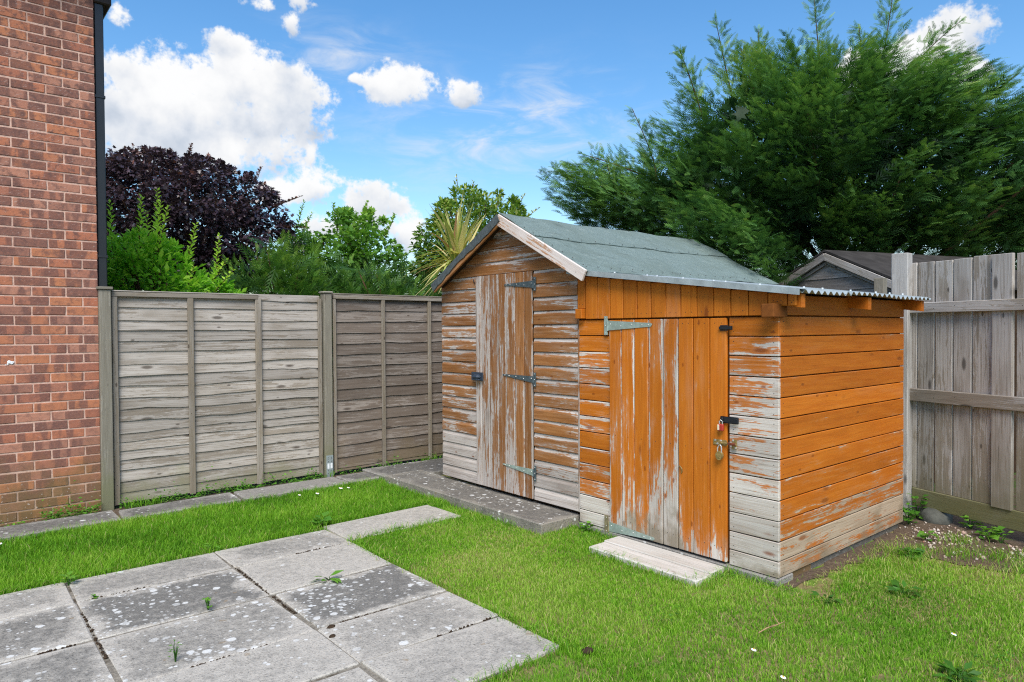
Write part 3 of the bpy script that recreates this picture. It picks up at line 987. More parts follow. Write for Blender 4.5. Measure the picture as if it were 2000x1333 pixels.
fence_post('grey fence post with flat cap standing against the brick corner', 1.043, 1.130, 6.405, 6.50, 1.795, M['post'], .35)
fp = fence_post('fence post with metal foot plate between the two lapped panels', 2.978, 3.062, 6.418, 6.51, 1.818, M['post'], .3, True, True)
V, Fs = boxg(-.036, .036, -.004, 0, -.02, .21, .001)
br = obj('foot_plate', mesh('foot_plate', V, Fs, M['galv']), fp, Matrix.Translation((3.02, 6.4165, 0)))
for dx in (-.016, .016):
    V, Fs = boxg(-.010, .010, -.002, 0, -.026, .026)
    obj('paper_label', mesh('paper_label', V, Fs, M['white']), br, Matrix.Translation((3.02 + dx, 6.4123, 0.105)))
V, Fs = join([disc((dx, 0, dz), (0, -1, 0), .004, .002) for dx in (-.018, .018) for dz in (.03, .06, .15, .175, .19)])
obj('bolt', mesh('bolt', V, Fs, M['nail']), br, Matrix.Translation((3.02, 6.4126, 0)))['kind'] = 'stuff'

# ------------------------------------------------------------------ tall shed
X0 = 3.636
shed = thing('garden_shed', 'tall wooden shed with peeling brown paint and green felt roof', 'shed', (X0, 4.45, 0.1))
YL, YR, RZ, EZ, AY = 5.335, 3.562, 2.372, 1.862, 4.349
SL = (RZ - EZ) / 0.955


def prism(prof, x0, x1):
    """(y, z) outline pushed along x"""
    n = len(prof)
    V = [(x0, y, z) for y, z in prof] + [(x1, y, z) for y, z in prof]
    Fs = [tuple(range(n)), tuple(range(2 * n - 1, n - 1, -1))]
    Fs += [(k, n + k, n + (k + 1) % n, (k + 1) % n) for k in range(n)]
    return V, Fs


V, Fs = prism([(YL - .01, .112), (YL - .01, 1.83), (AY, 2.325), (YR + .01, 1.86), (YR + .01, .112)], X0 + .022, 6.02)
V = [(x - X0, y - 4.45, z - .1) for x, y, z in V]
obj('wall', mesh('wall', V, Fs, M['dark_inside']), shed, Matrix.Translation((X0, 4.45, .1)))
for xa in (.06, 1.2, 2.2):
    V, Fs = boxg(xa, xa + .06, -.85, .85, -.028 if xa < .1 else -.09, .011)
    obj('bearer', mesh('bearer', V, Fs, M['dark_inside']), shed, Matrix.Translation((X0, 4.45, .1)))

FX = X0 + .019          # back of the cladding
pitch = 0.1066
nb = 17
for i in range(nb):
    z0 = 0.103 + i * pitch
    low = i < 3
    wl = (1.3, 1.05, .85, .62, .30)[i] if i < 5 else random.uniform(.16, .36)
    wr = (1.15, .75, .55, .22)[i] if i < 4 else random.uniform(.08, .28)
    plank(shed, 'board', (FX, YL, z0), (0, -1, 0), (0, 0, 1), YL - 4.808, pitch - .0015, .017, M['brown'], wl, .12 if low else random.uniform(.25, .5), .1, .12, nail_pair(YL - 4.808, pitch, .02, True, True), prof='shiplap')
    plank(shed, 'board', (FX, 4.058, z0), (0, -1, 0), (0, 0, 1), 4.058 - YR - .014, pitch - .0015, .017, M['brown'], wr, .12 if low else random.uniform(.3, .55), .16, .15, nail_pair(4.058 - YR - .014, pitch, .02, True), prof='shiplap')
# corner strip
plank(shed, 'corner_strip', (FX + .004, YR + .0135, 1.90), (0, 0, -1), (0, -1, 0), 1.80, .016, .020, M['brown'], .5, 0, .4, .1)


def gable_board(parent, y0, y1, z, h, mat, slope, wear, top, x=FX, T=.017):
    L = y0 - y1
    p = [(0, 0), (h - .0015, 0), (h - .002, T * .42), (h * .88, T * .5), (h * .76, T * .8), (h * .66, T), (.003, T), (0, T - .002)]
    V, Fs = extrude(p, L, 1)
    n = len(p)
    V = [(x_ + (y_ / slope if i < n else -y_ / slope), y_, z_) for i, (x_, y_, z_) in enumerate(V)]
    me = mesh('board', V, Fs, mat)
    return obj('board', me, parent, axes((x, y0, z), (0, -1, 0), (0, 0, 1), (-1, 0, 0)), wear=wear, wear_top=top, wear_end=0.0, edge=.12, len=L, wid=h)


z = 0.103 + nb * pitch
while z < 2.30:
    hw = max(0.03, (RZ - .022 - z) / SL)
    h = min(pitch, (RZ - .03 - z))
    y0, y1 = min(AY + hw, 5.335), max(AY - hw, YR + .002)
    gable_board(shed, y0, y1, z, h, M['brown'], SL, random.uniform(.16, .30), random.uniform(.25, .4))
    z += pitch

# roof: boards, felt strips, bargeboards
ct, st_ = 0.955 / math.hypot(.955, .51), .51 / math.hypot(.955, .51)
SLEN = math.hypot(.955, .51)
roof = empty('roof', shed, (3.536, AY, RZ))


def felt_strip(parent, side, s0, s1, xa, xb, lift, mat=None):
    nu, nv = 26, 6
    V, Fs = [], []
    for j in range(nv + 1):
        s = s0 + (s1 - s0) * j / nv
        for i in range(nu + 1):
            x = (xb - xa) * i / nu
            w = 0.004 * math.sin(x * 5 + s * 4) + 0.0035 * math.sin(x * 11 + 1.3 + s * 9) + 0.002 * math.sin(x * 27 + s * 17) + random.uniform(-.0012, .0012) - 0.007 * math.sin(math.pi * i / nu)
            w = lift + .010 + w
            V.append((x, side * (s * ct) + side * w * st_, -s * st_ + w * ct))
    m = nu + 1
    for j in range(nv):
        for i in range(nu):
            Fs.append((j * m + i, j * m + i + 1, (j + 1) * m + i + 1, (j + 1) * m + i))
    k = len(V)
    V += [(x, y - side * .006 * st_, z_ - .006 * ct) for x, y, z_ in V]
    Fs += [tuple(a + k for a in f[::-1]) for f in Fs]
    edge = [j * m for j in range(nv + 1)], [j * m + nu for j in range(nv + 1)], list(range(m)), [nv * m + i for i in range(m)]
    for e in edge:
        Fs += [(e[q], e[q + 1], e[q + 1] + k, e[q] + k) for q in range(len(e) - 1)]
    me = mesh('felt_strip', V, Fs, mat or M['felt'])
    return obj('felt_strip', me, parent, Matrix.Translation((xa, AY, RZ)))


for side in (-1, 1):
    a, b = (AY, AY + side * .955)
    V = [(0.02, 0, -.012), (2.60, 0, -.012), (2.60, side * .945, -.945 * SL - .012), (0.02, side * .945, -.945 * SL - .012)]
    V += [(x, y, z_ - .016) for x, y, z_ in V]
    Fs = [(0, 1, 2, 3), (7, 6, 5, 4), (0, 4, 5, 1), (1, 5, 6, 2), (2, 6, 7, 3), (3, 7, 4, 0)]
    obj('roof_deck', mesh('roof_deck', V, Fs, M['dark_inside']), roof, Matrix.Translation((3.536, AY, RZ)))
    felt_strip(roof, side, .44, SLEN + .012, 3.536, 6.16, .0)
    felt_strip(roof, side, -.004, .475, 3.536, 6.16, .008)
ds = []
for s_, st in ((.462, .16), (1.05, .12), (.03, .3)):
    for i in range(int(2.5 / st)):
        x = .05 + i * st + random.uniform(-.02, .02)
        ds.append(disc((x, -s_ * ct - .012 * st_, -s_ * st_ + .021 * ct), (0, -st_, ct), .006, .003, 6))
for i in range(9):
    s_ = .06 + i * .12
    ds.append(disc((.03, -s_ * ct - .012 * st_, -s_ * st_ + .021 * ct), (0, -st_, ct), .006, .003, 6))
V, Fs = join(ds)
obj('felt_nail', mesh('felt_nail', V, Fs, M['nail']), roof, Matrix.Translation((3.536, AY, RZ)))['kind'] = 'stuff'
# right bargeboard, bleached
plank(shed, 'bargeboard', (3.536, AY - .004 + .088 * st_, RZ + .012 - .088 * ct), (0, -ct, -st_), (0, -st_, ct), SLEN + .02, .088, .020, M['barge'], .58, 0, .1, .1, nails=[(.05, .04), (.5, .05), (1.02, .035)])
# left bargeboard with the felt folded over it
plank(shed, 'bargeboard', (3.536, AY + (SLEN + .01) * ct + .075 * -st_, EZ - .01 - .075 * ct + .004), (0, -ct, st_), (0, st_, ct), SLEN + .0, .075, .018, M['brown'], .05, 0, 0, .05)
V, Fs = [], []
n = 22
for i in range(n + 1):
    s = (SLEN + .014) * i / n
    w = .058 + .010 * math.sin(s * 7) + random.uniform(-.006, .006)
    for d_, x in ((-.006, -.024), (-.006, -.028), (w, -.026 - random.uniform(0, .004)), (w, -.021)):
        V.append((x, s * ct - d_ * st_, -s * st_ - d_ * ct + .006))
for i in range(n):
    for k in range(4):
        Fs.append((i * 4 + k, i * 4 + (k + 1) % 4, i * 4 + 4 + (k + 1) % 4, i * 4 + 4 + k))
Fs += [(0, 1, 2, 3), tuple(n * 4 + k for k in (3, 2, 1, 0))]
obj('felt_flap', mesh('felt_flap', V, Fs, M['felt_edge']), roof, Matrix.Translation((3.536, AY, RZ)))


def strap_hinge(parent, Y, z, L, h0, h1, skew, mat, x, plate, plate_w, side=1, screws=True, tip_drop=0.0, pm=None):
    """strap runs towards +Y when side = 1, towards -Y when -1; x is the face it lies on"""
    T = .004
    V = []
    for xx in (0, -T):
        V += [(xx, 0, -h0), (xx, 0, h0), (xx, side * L * .97, tip_drop + skew + h1), (xx, side * L, tip_drop + skew), (xx, side * L * .97, tip_drop + skew - h1)]
    Fs = [(0, 1, 2, 3, 4), (9, 8, 7, 6, 5)] + [(k, k + 5, (k + 1) % 5 + 5, (k + 1) % 5) for k in range(5)]
    o = obj('hinge', mesh('hinge', V, Fs, mat), parent, Matrix.Translation((x, Y, z)))
    V, Fs = join([boxg(-.005, 0, -side * plate_w - (.004 if side < 0 else 0), -side * .004 if side > 0 else .004 + plate_w, plate[0], plate[1], .001), tube([(-.005, -side * .002, -h0 * 1.1), (-.005, -side * .002, h0 * 1.1)], .005, 8)] if side > 0 else
                 [boxg(-.005, 0, .004, .004 + plate_w, plate[0], plate[1], .001), tube([(-.005, .001, -h0 * 1.1), (-.005, .001, h0 * 1.1)], .005, 8)])
    # thing > part > sub-part: the plate is joined beside its strap under the door
    obj('hinge_plate', mesh('hinge_plate', V, Fs, pm or mat), parent, Matrix.Translation((x, Y, z)))
    if screws:
        pts = [(.06, .3), (.3, -.2), (.55, .25), (.78, 0.0), (.92, 0)]
        ds = [disc((-T, side * L * a, tip_drop * a + skew * a + b * h0 * (1 - a)), (-1, 0, 0), .0045, .002, 7) for a, b in pts]
        pc = -side * (plate_w * .5 + .002)
        ds += [disc((-.005, pc if side > 0 else .004 + plate_w * .5, zz), (-1, 0, 0), .004, .002, 7) for zz in (plate[0] * .8, 0, plate[1] * .8)]
        V, Fs = join(ds)
        obj('screw', mesh('screw', V, Fs, M['screw']), parent, Matrix.Translation((x, Y, z)))
    return o


DX = X0 - .006           # face line of the tall door's boards is at DX - .018
door = empty('door', shed, (DX, 4.43, .1))
Yd = [4.802, 4.719, 4.607, 4.49, 4.385, 4.275, 4.161, 4.064]
wd = [.62, .52, .42, .36, .36, .16, .20]
for i in range(7):
    plank(door, 'board', (DX + .018, Yd[i], 1.911), (0, 0, -1), (0, -1, 0), 1.806, Yd[i] - Yd[i + 1] - .0065, .018, M['brown'], wd[i] - .06, 0, random.uniform(.1, .4), random.uniform(.25, .5), [(.05, .05), (.9, .04), (1.72, .05)], jit=.002)
DF = DX - .0022
strap_hinge(door, 4.045, 1.806, .36, .028, .006, .012, M['hinge_dark'], DF, (-.052, .056), .030)
strap_hinge(door, 4.050, 1.055, .38, .026, .006, .022, M['hinge_dark'], DF, (-.055, .056), .030)
strap_hinge(door, 4.052, .318, .385, .026, .006, .016, M['hinge_green'], DF, (-.062, .058), .030, pm=M['hinge_dark'])
# black domed padlock guard on the closing edge, and a small hook above
V, Fs = boxg(-.006, 0, -.083, .083, -.036, .036, .004)
dome = []
for i in range(7):
    a = math.pi * i / 6
    for k in range(5):
        b = math.pi * k / 4
        dome.append((-.006 - .036 * math.sin(a) * math.sin(b), -.052 * math.cos(a), .026 * math.cos(b) * math.sin(a) - .004))
df = [(i * 5 + k, i * 5 + k + 1, i * 5 + k + 6, i * 5 + k + 5) for i in range(6) for k in range(4)]
V, Fs = join([(V, Fs), (dome, df), boxg(-.030, -.004, -.05, .05, -.034, -.022, .003)])
obj('lock_guard', mesh('lock_guard', V, Fs, M['blue_plastic']), door, Matrix.Translation((DF - .016, 4.757, 1.048)))
V, Fs = tube([(-.004, .008, .014), (-.010, .004, .004), (-.010, -.006, -.010), (-.004, -.010, -.022)], .004, 6)
obj('hook', mesh('hook', V, Fs, M['black_iron']), shed, Matrix.Translation((X0, 4.822, 1.875)))

# ------------------------------------------------------------------ low shed
low = thing('storage_shed', 'low orange wooden lean-to shed with peeling paint and corrugated roof', 'shed', (X0, 2.0, 0))
Y0, Y1, XR = 1.997, 3.556, 5.389
RS = (1.873 - 1.650) / (3.583 - 1.850)


def roof_z(y):
    return 1.650 + (y - 1.850) * RS


V, Fs = prism([(Y1 - .004, .045), (Y1 - .004, roof_z(Y1) - .03), (Y0 + .022, roof_z(Y0) - .03), (Y0 + .022, .045)], X0 + .022, XR - .01)
V = [(x - X0, y - 2.0, z) for x, y, z in V]
obj('wall', mesh('wall', V, Fs, M['orange_core']), low, Matrix.Translation((X0, 2.0, 0)))
V, Fs = boxg(-.020, .165, -.004, 1.556, -.1, .032, .006)
obj('base', mesh('base', V, Fs, M['path']), low, Matrix.Translation((X0, 2.0, 0)), len=6., wid=6., dark=.05, lichen=.1)
V, Fs = boxg(.42, 1.72, .018, 1.5, -.1, .030, .004)
obj('base', mesh('base', V, Fs, M['step']), low, Matrix.Translation((X0, 2.0, 0)), len=6., wid=6., dark=.9, lichen=.0)
V, Fs = boxg(.17, .41, .015, .2, -.1, .030, .003)
obj('base', mesh('base', V, Fs, M['brick']), low, Matrix.Translation((X0, 2.0, 0)))
zb = [1.519, 1.404, 1.289, 1.171, 1.056, 0.938, 0.822, 0.708, 0.592, 0.475, 0.358, 0.242, 0.131, 0.036]
wl = [.05, .02, .30, .30, .08, .16, .14, -.02, .08, .2, .42, 1.1, 1.25, 1.2]
wr = [.02, .24, .30, .38, .40, .58, .56, .48, .60, .92, 1.0, 1.2, 1.1]
ws = [-.22, -.20, -.25, -.15, -.2, -.12, -.15, -.06, .02, .14, .36, .62, .54]
for i in range(13):
    zt, z0 = zb[i], zb[i + 1]
    h = zt - z0 - .004
    L = Y1 - 3.256
    plank(low, 'board', (X0 + .02, Y1, z0), (0, -1, 0), (0, 0, 1), L, h, .020, M['orange'], wl[i], random.choice((0, .2, .35)), 0, random.choice((.05, .25, .4)), nail_pair(L, h, .02))
    L = 2.312 - Y0
    plank(low, 'board', (X0 + .02, 2.312, z0), (0, -1, 0), (0, 0, 1), L, h, .020, M['orange'], wr[i], 0, .15, .2, nail_pair(L, h, .03))
    L = XR - X0 - .021
    plank(low, 'board', (X0 + .021, Y0 + .02, z0), (1, 0, 0), (0, 0, 1), L, h, .020, M['orange_side'], ws[i], random.choice((0, .12)), .05, .12, nail_pair(L, h, .03))
L = XR - X0 - .021
plank(low, 'board', (X0 + .021, Y0 + .02, 1.522), (1, 0, 0), (0, 0, 1), L, .118, .020, M['orange_side'], -.35, 0, 0, 0)
# rafter behind the fascia, rafter ends and the two plate ends
for xa in (3.645, 4.492, 5.362):
    y_a, y_b = 1.872, Y1 - .01
    V = []
    for y in (y_a, y_b):
        zt = roof_z(y) - .016
        V += [(0, y - 2.0, zt - .075), (.046, y - 2.0, zt - .075), (.046, y - 2.0, zt), (0, y - 2.0, zt)]
    Fs = [(0, 1, 2, 3), (7, 6, 5, 4), (0, 4, 5, 1), (1, 5, 6, 2), (2, 6, 7, 3), (3, 7, 4, 0)]
    obj('rafter', mesh('rafter', V, Fs, M['orange_side']), low, Matrix.Translation((xa, 2.0, 0)), wear=-.3, wear_top=0., wear_end=0., edge=0., len=1., wid=1.)
V, Fs = boxg(-.105, .05, -.036, .036, 0, .074, .003)
obj('beam_end', mesh('beam_end', V, Fs, M['orange_core']), low, Matrix.Translation((X0, 2.008, 1.510)), wear=-.3, wear_top=0., wear_end=0., edge=0., len=1., wid=1.)
V, Fs = boxg(-.052, .03, -.032, .032, 0, .070, .003)
obj('beam_end', mesh('beam_end', V, Fs, M['orange']), low, Matrix.Translation((X0, 3.512, 1.526)), wear=-.3, wear_top=0., wear_end=0., edge=0., len=1., wid=1.)
# vertical fascia boards under the roof edge
Yf = [3.554, 3.474, 3.354, 3.236, 3.117, 2.996, 2.88, 2.76, 2.645, 2.525, 2.405, 2.289, 2.174, 2.053, 1.937, 1.885]
for i in range(15):
    ya, yb = Yf[i], Yf[i + 1]
    zt = roof_z(yb) - .014
    zl = 1.522 if i < 13 else 1.572
    if i == 0:
        zl = 1.598
    W = ya - yb - .0035
    plank(low, 'fascia_board', (X0 + .002, ya, zt), (0, 0, -1), (0, -1, 0), zt - zl, W, .020, M['orange'], -.28 + (.35 if i in (2,) else 0), 0, .12, .05, [(zt - zl - .03, W * .3), (zt - zl - .03, W * .7), (.05, W * .5)])
# door
DX2 = X0 - .012
door2 = empty('door', low, (DX2, 2.78, .04))
Yd = [3.252, 3.138, 3.024, 2.903, 2.787, 2.668, 2.554, 2.436, 2.318]
wv = [-.02, .12, -.06, .14, .28, -.16, -.14, -.2]
ev = [.5, .45, .35, .5, .45, .1, .25, .05]
en = [.35, .35, .3, .45, .6, .5, .5, .6]
for i in range(8):
    W = Yd[i] - Yd[i + 1] - .0045
    zl = .048 if i > 2 else .055
    plank(door2, 'board', (DX2 + .018, Yd[i], 1.512), (0, 0, -1), (0, -1, 0), 1.512 - zl, W, .020, M['orange'], wv[i], 0, en[i] + .25, ev[i], [(.03, W * .3), (.03, W * .7), (1.38, W * .3), (1.38, W * .7), (.8, W * .5)], jit=.002)
DF2 = DX2 - .0035
strap_hinge(door2, 3.256, 1.474, .385, .034, .012, .002, M['hinge_green'], DF2, (-.066, .066), .032, side=-1)
strap_hinge(door2, 3.256, .066, .40, .034, .010, .000, M['hinge_green'], DF2, (-.045, .075), .036, side=-1, pm=M['rust_strip'])
# latch at the top, black hasp, brass bolt, little hook (all on the low door)
V, Fs = join([boxg(-.004, 0, -.026, .026, -.017, .017, .0015), boxg(-.012, -.004, -.050, .030, -.009, .009, .002), boxg(-.005, 0, -.058, -.036, -.012, .012, .0015)])
obj('latch', mesh('latch', V, Fs, M['black_iron']), door2, Matrix.Translation((DF2 - .002, 2.335, 1.452)))
V, Fs = join([boxg(-.006, 0, -.105, .018, -.020, .020, .005), boxg(-.018, -.002, -.006, .006, -.012, .012, .003), disc((-.006, -.092, .008), (-1, 0, 0), .004)])
obj('hasp', mesh('hasp', V, Fs, M['black_iron']), door2, Matrix.Translation((DF2 - .004, 2.340, .905)))
MB = Matrix.Translation((DF2, 2.335, .765))
V, Fs = boxg(-.003, 0, -.018, .075, -.017, .017, .001)
obj('bolt_plate', mesh('bolt_plate', V, Fs, M['brass']), door2, MB)
V, Fs = boxg(-.003, 0, -.085, -.052, -.030, .028, .001)
obj('bolt_keeper', mesh('bolt_keeper', V, Fs, M['brass']), door2, MB)
V, Fs = tube([(-.034, .016, .012), (-.011, .012, 0), (-.011, -.085, 0)], .0062, 8)
obj('bolt_rod', mesh('bolt_rod', V, Fs, M['brass']), door2, MB)
V, Fs = join([disc((-.003, b, c), (-1, 0, 0), .007, .004, 8) for b, c in ((.060, .010), (.045, -.009), (-.060, .022), (-.078, -.021), (.022, .010))])
obj('screw', mesh('screw', V, Fs, M['steel']), door2, Matrix.Translation((DF2, 2.335, .765)))
V, Fs = boxg(-.012, -.001, -.083, -.030, -.008, .008, .003)
obj('bolt_tip', mesh('bolt_tip', V, Fs, M['rust']), door2, Matrix.Translation((DF2 - .006, 2.335, .765)))
V, Fs = tube([(0, .02, .012), (-.008, .012, .016), (-.012, 0, .010), (-.010, -.006, 0), (-.004, -.004, -.016), (0, .004, -.028)], .004, 6)
obj('hook', mesh('hook', V, Fs, M['brass']), door2, Matrix.Translation((DF2, 2.640, .565)))

# two padlocks hang here
V, Fs = boxg(-.028, -.006, -.017, .017, -.052, -.012, .004)
pl = obj('padlock', mesh('padlock', V, Fs, M['red']), None, Matrix.Translation((DF2 - .004, 2.345, .890)))
tag(pl, 'small red and cream padlock hanging under the black hasp', 'padlock')
V, Fs = boxg(-.0295, -.012, .004, .0185, -.048, -.015, .002)
obj('cream_face', mesh('cream_face', V, Fs, M['cream']), pl, Matrix.Translation((DF2 - .004, 2.345, .890)))
V, Fs = tube([(-.017, .010, -.014), (-.017, .010, .004), (-.017, 0, .012), (-.017, -.010, .004), (-.017, -.010, -.014)], .0035, 6)
obj('shackle', mesh('shackle', V, Fs, M['steel']), pl, Matrix.Translation((DF2 - .004, 2.345, .890)))
body = []
for x in (-.030, -.012):
    body += [(x, .022 * math.cos(a) * (1.0 if math.sin(a) < 0 else 1.05), .027 * math.sin(a)) for a in [2 * math.pi * k / 14 for k in range(14)]]
Fs = [tuple(range(14)), tuple(range(27, 13, -1))] + [(k, k + 14, (k + 1) % 14 + 14, (k + 1) % 14) for k in range(14)]
V, Fs = join([(body, Fs), boxg(-.0315, -.029, -.011, .011, -.016, .010, .001)])
pl = obj('padlock', mesh('padlock', V, Fs, M['brass']), None, Matrix.Translation((DF2 - .004, 2.352, .690)))
tag(pl, 'round brass padlock hanging from the sliding bolt', 'padlock')
V, Fs = tube([(-.021, .013, .018), (-.021, .014, .042), (-.019, .008, .058), (-.017, -.002, .063), (-.019, -.011, .055), (-.021, -.013, .040), (-.021, -.013, .018)], .004, 7)
obj('shackle', mesh('shackle', V, Fs, M['steel']), pl, Matrix.Translation((DF2 - .004, 2.352, .690)))

# corrugated roof: three overlapping sheets, edge strip, screws
roof2 = empty('roof', low, (3.55, 2.0, 1.66))
PIT, AMP = 0.0735, 0.0105


def corrugated(x0, x1, lift):
    V, Fs = [], []
    n = int(round((x1 - x0) / PIT * 8))
    ys = [1.845, 2.4, 3.0, 3.59]
    for y in ys:
        for i in range(n + 1):
            x = x0 + (x1 - x0) * i / n
            ph = 2 * math.pi * (x - 3.55) / PIT
            V.append((x - 3.55, y - 2.0, roof_z(y) + AMP * math.sin(ph) + lift - 1.66 + 0.002 * math.sin(x * 6)))
    m = n + 1
    for j in range(len(ys) - 1):
        for i in range(n):
            Fs.append((j * m + i, j * m + i + 1, (j + 1) * m + i + 1, (j + 1) * m + i))
    k = len(V)
    V += [(x, y, z - .0022) for x, y, z in V]
    Fs += [tuple(a + k for a in f[::-1]) for f in Fs]
    for e in (list(range(m)), list(range((len(ys) - 1) * m, len(ys) * m))):
        Fs += [(e[q], e[q] + k, e[q + 1] + k, e[q + 1]) for q in range(n)]
    return obj('roof_sheet', mesh('roof_sheet', V, Fs, M['sheet'], smooth=False), roof2, Matrix.Translation((3.55, 2.0, 1.66)))


corrugated(3.585, 4.20, .000)
corrugated(4.13, 4.86, .005)
corrugated(4.79, 5.465, .000)
V = []
for y in (1.835, 3.600):
    zt = roof_z(y) + .014
    V += [(0, y - 2.0, zt - 1.66), (.085, y - 2.0, zt - 1.66), (.085, y - 2.0, zt - .004 - 1.66), (.004, y - 2.0, zt - .004 - 1.66), (.004, y - 2.0, zt - .034 - 1.66), (0, y - 2.0, zt - .036 - 1.66)]
Fs = [tuple(range(6)), tuple(range(11, 5, -1))] + [(k, k + 6, (k + 1) % 6 + 6, (k + 1) % 6) for k in range(6)]
obj('edge_strip', mesh('edge_strip', V, Fs, M['sheet']), roof2, Matrix.Translation((3.552, 2.0, 1.66)))
sc = []
for y in (3.52, 3.16, 2.88, 2.80, 2.60, 2.38, 2.30, 2.08):
    sc.append(disc((3.58 - 3.55, y - 2.0, roof_z(y) + .0135 - 1.66), (0, 0, 1), .0075, .008, 8))
for x in (3.80, 4.02, 4.38, 4.75, 4.97, 5.20):
    xx = 3.55 + (round((x - 3.55) / PIT) + .25) * PIT
    sc.append(disc((xx - 3.55, 1.93 - 2.0, roof_z(1.93) + AMP + .004 - 1.66), (0, 0, 1), .0075, .010, 8))
V, Fs = join(sc)
obj('roof_screw', mesh('roof_screw', V, Fs, M['screw']), roof2, Matrix.Translation((3.55, 2.0, 1.66)))['kind'] = 'stuff'

# bleached planks on the grass before the low door
ws_ = thing('wooden_step', 'two bleached planks laid on the grass before the orange door', 'step', (3.44, 2.72, 0))
plank(ws_, 'plank', (3.436, 2.300, -.02), (0, 1, 0), (-1, 0, 0), .83, .158, .046, M['whitewash'], .6, 0, 0, .1, bev=.006) 
plank(ws_, 'plank', (3.598, 2.315, -.02), (0, 1, 0), (-1, 0, 0), .83, .158, .050, M['whitewash'], .7, 0, 0, .1, bev=.006)

# ------------------------------------------------------------------ board fence on the right
F1 = np.array([-0.300, -0.954, 0.0])
NN = np.array([0.954, -0.300, 0.0])
BP = np.array([5.825, 2.096, 0.0])


def fpt(s, off, z):
    return BP + F1 * s + NN * off + np.array([0, 0, z])


bf = thing('board_fence', 'tall grey close board fence behind the orange shed and bare soil', 'fence', tuple(fpt(.4, 0, 0)))
ss = [-.10, .036, .177, .319, .461, .607, .755, .90, 1.043, 1.187, 1.33, 1.475, 1.62]
for i in range(len(ss) - 1):
    s0, s1 = ss[i], ss[i + 1]
    zt = 1.948 + random.uniform(-.008, .006)
    front = i == 5
    zl = .198 if front else .205
    off = -.004 if front else .010
    plank(bf, 'board', fpt(s0 + .002, off + .016, zt), (0, 0, -1), F1, zt - zl, s1 - s0 - .011, .018 if not front else .030, M['rfence'], random.uniform(.35, .75) if not front else .75, 0, .3 if front else -.25, .1,
          [(.36, .05), (.36, .10), (1.02, .05), (1.02, .1)], jit=.003)
for z, h in ((1.557, .080), (.881, .098)):
    plank(bf, 'rail', fpt(.004, -.006, z), F1, (0, 0, 1), 1.75, h, .036, M['rfence'], .62 if z > 1 else .3, 0, 0, .1, [(.06, h * .5), (.2, h * .4), (.36, h * .6), (.82, h * .4)], bev=.004)
plank(bf, 'gravel_board', fpt(.004, .018, .068), F1, (0, 0, 1), 1.75, .138, .026, M['gravelboard'], .5, 0, 0, .1, bev=.004)
fp2 = thing('fence_post', 'tall pale square fence post rising above the corrugated roof end', 'fence post', (5.79, 2.16, 0), 'fence posts')
plank(fp2, 'shaft', (5.835, 2.222, 2.022), (0, 0, -1), (0, -1, 0), 2.12, .122, .092, M['pale'], .6, 0, -.4, .05, nails=[(.55, .03)], bev=.004)
fp3 = thing('fence_post', 'short green stained post between the old shed and pale post', 'fence post', (6.56, 2.62, 0), 'fence posts')
plank(fp3, 'shaft', (6.590, 2.665, 1.893), (0, 0, -1), (0, -1, 0), 1.95, .085, .085, M['post'], .5, 0, 0, .1, bev=.004)

# old shed beyond the fence
GO = fpt(-1.587, .8, 0)
old = thing('old_shed', 'dark weathered shed gable showing above the corrugated roof', 'shed', tuple(GO))
HW, AZ = .95, 2.222
EZ2 = AZ - .41
SL2 = .41 / HW
MR = Matrix(((NN[0], -F1[0], 0, GO[0]), (NN[1], -F1[1], 0, GO[1]), (0, 0, 1, 0), (0, 0, 0, 1)))     # x into the shed, y away along the gable
V, Fs = prism([(.86, -.05), (.86, EZ2 + .02), (0, AZ - .05), (-.86, EZ2 + .02), (-.86, -.05)], .055, 2.3)
obj('wall', mesh('wall', V, Fs, M['dark_inside']), old, MR)
z = 1.06
while z < AZ - .07:
    h = min(.128, AZ - .06 - z)
    hw = min(.86, (AZ - .045 - z) / SL2)
    T = .018
    p = [(0, 0), (h - .002, 0), (h - .002, T * .5), (0, T)]
    V, Fs = extrude(p, 2 * hw, 1)
    V = [(x_ + ((y_ if i < 4 else -y_) / SL2 if hw < .86 else 0), y_, z_) for i, (x_, y_, z_) in enumerate(V)]
    o0 = MR @ Vector((.053, hw, z))
    obj('board', mesh('board', V, Fs, M['oldshed']), old, axes(o0, F1, (0, 0, 1), -NN), wear=random.uniform(.4, .8), wear_top=0., wear_end=0., edge=.1, len=2 * hw, wid=h)
    z += .128
ln = math.hypot(HW, .41)
c2, s2 = HW / ln, .41 / ln
for sgn in (1, -1):
    V = [(-.02, 0, AZ + .03), (2.4, 0, AZ + .03), (2.4, sgn * HW * 1.03, AZ + .03 - HW * 1.03 * SL2), (-.02, sgn * HW * 1.03, AZ + .03 - HW * 1.03 * SL2)]
    V += [(x, y, z_ - .022) for x, y, z_ in V]
    Fs = [(0, 1, 2, 3), (7, 6, 5, 4), (0, 4, 5, 1), (1, 5, 6, 2), (2, 6, 7, 3), (3, 7, 4, 0)]
    obj('roof', mesh('roof', V, Fs, M['felt_dark']), old, MR)
YA = Vector(-F1)
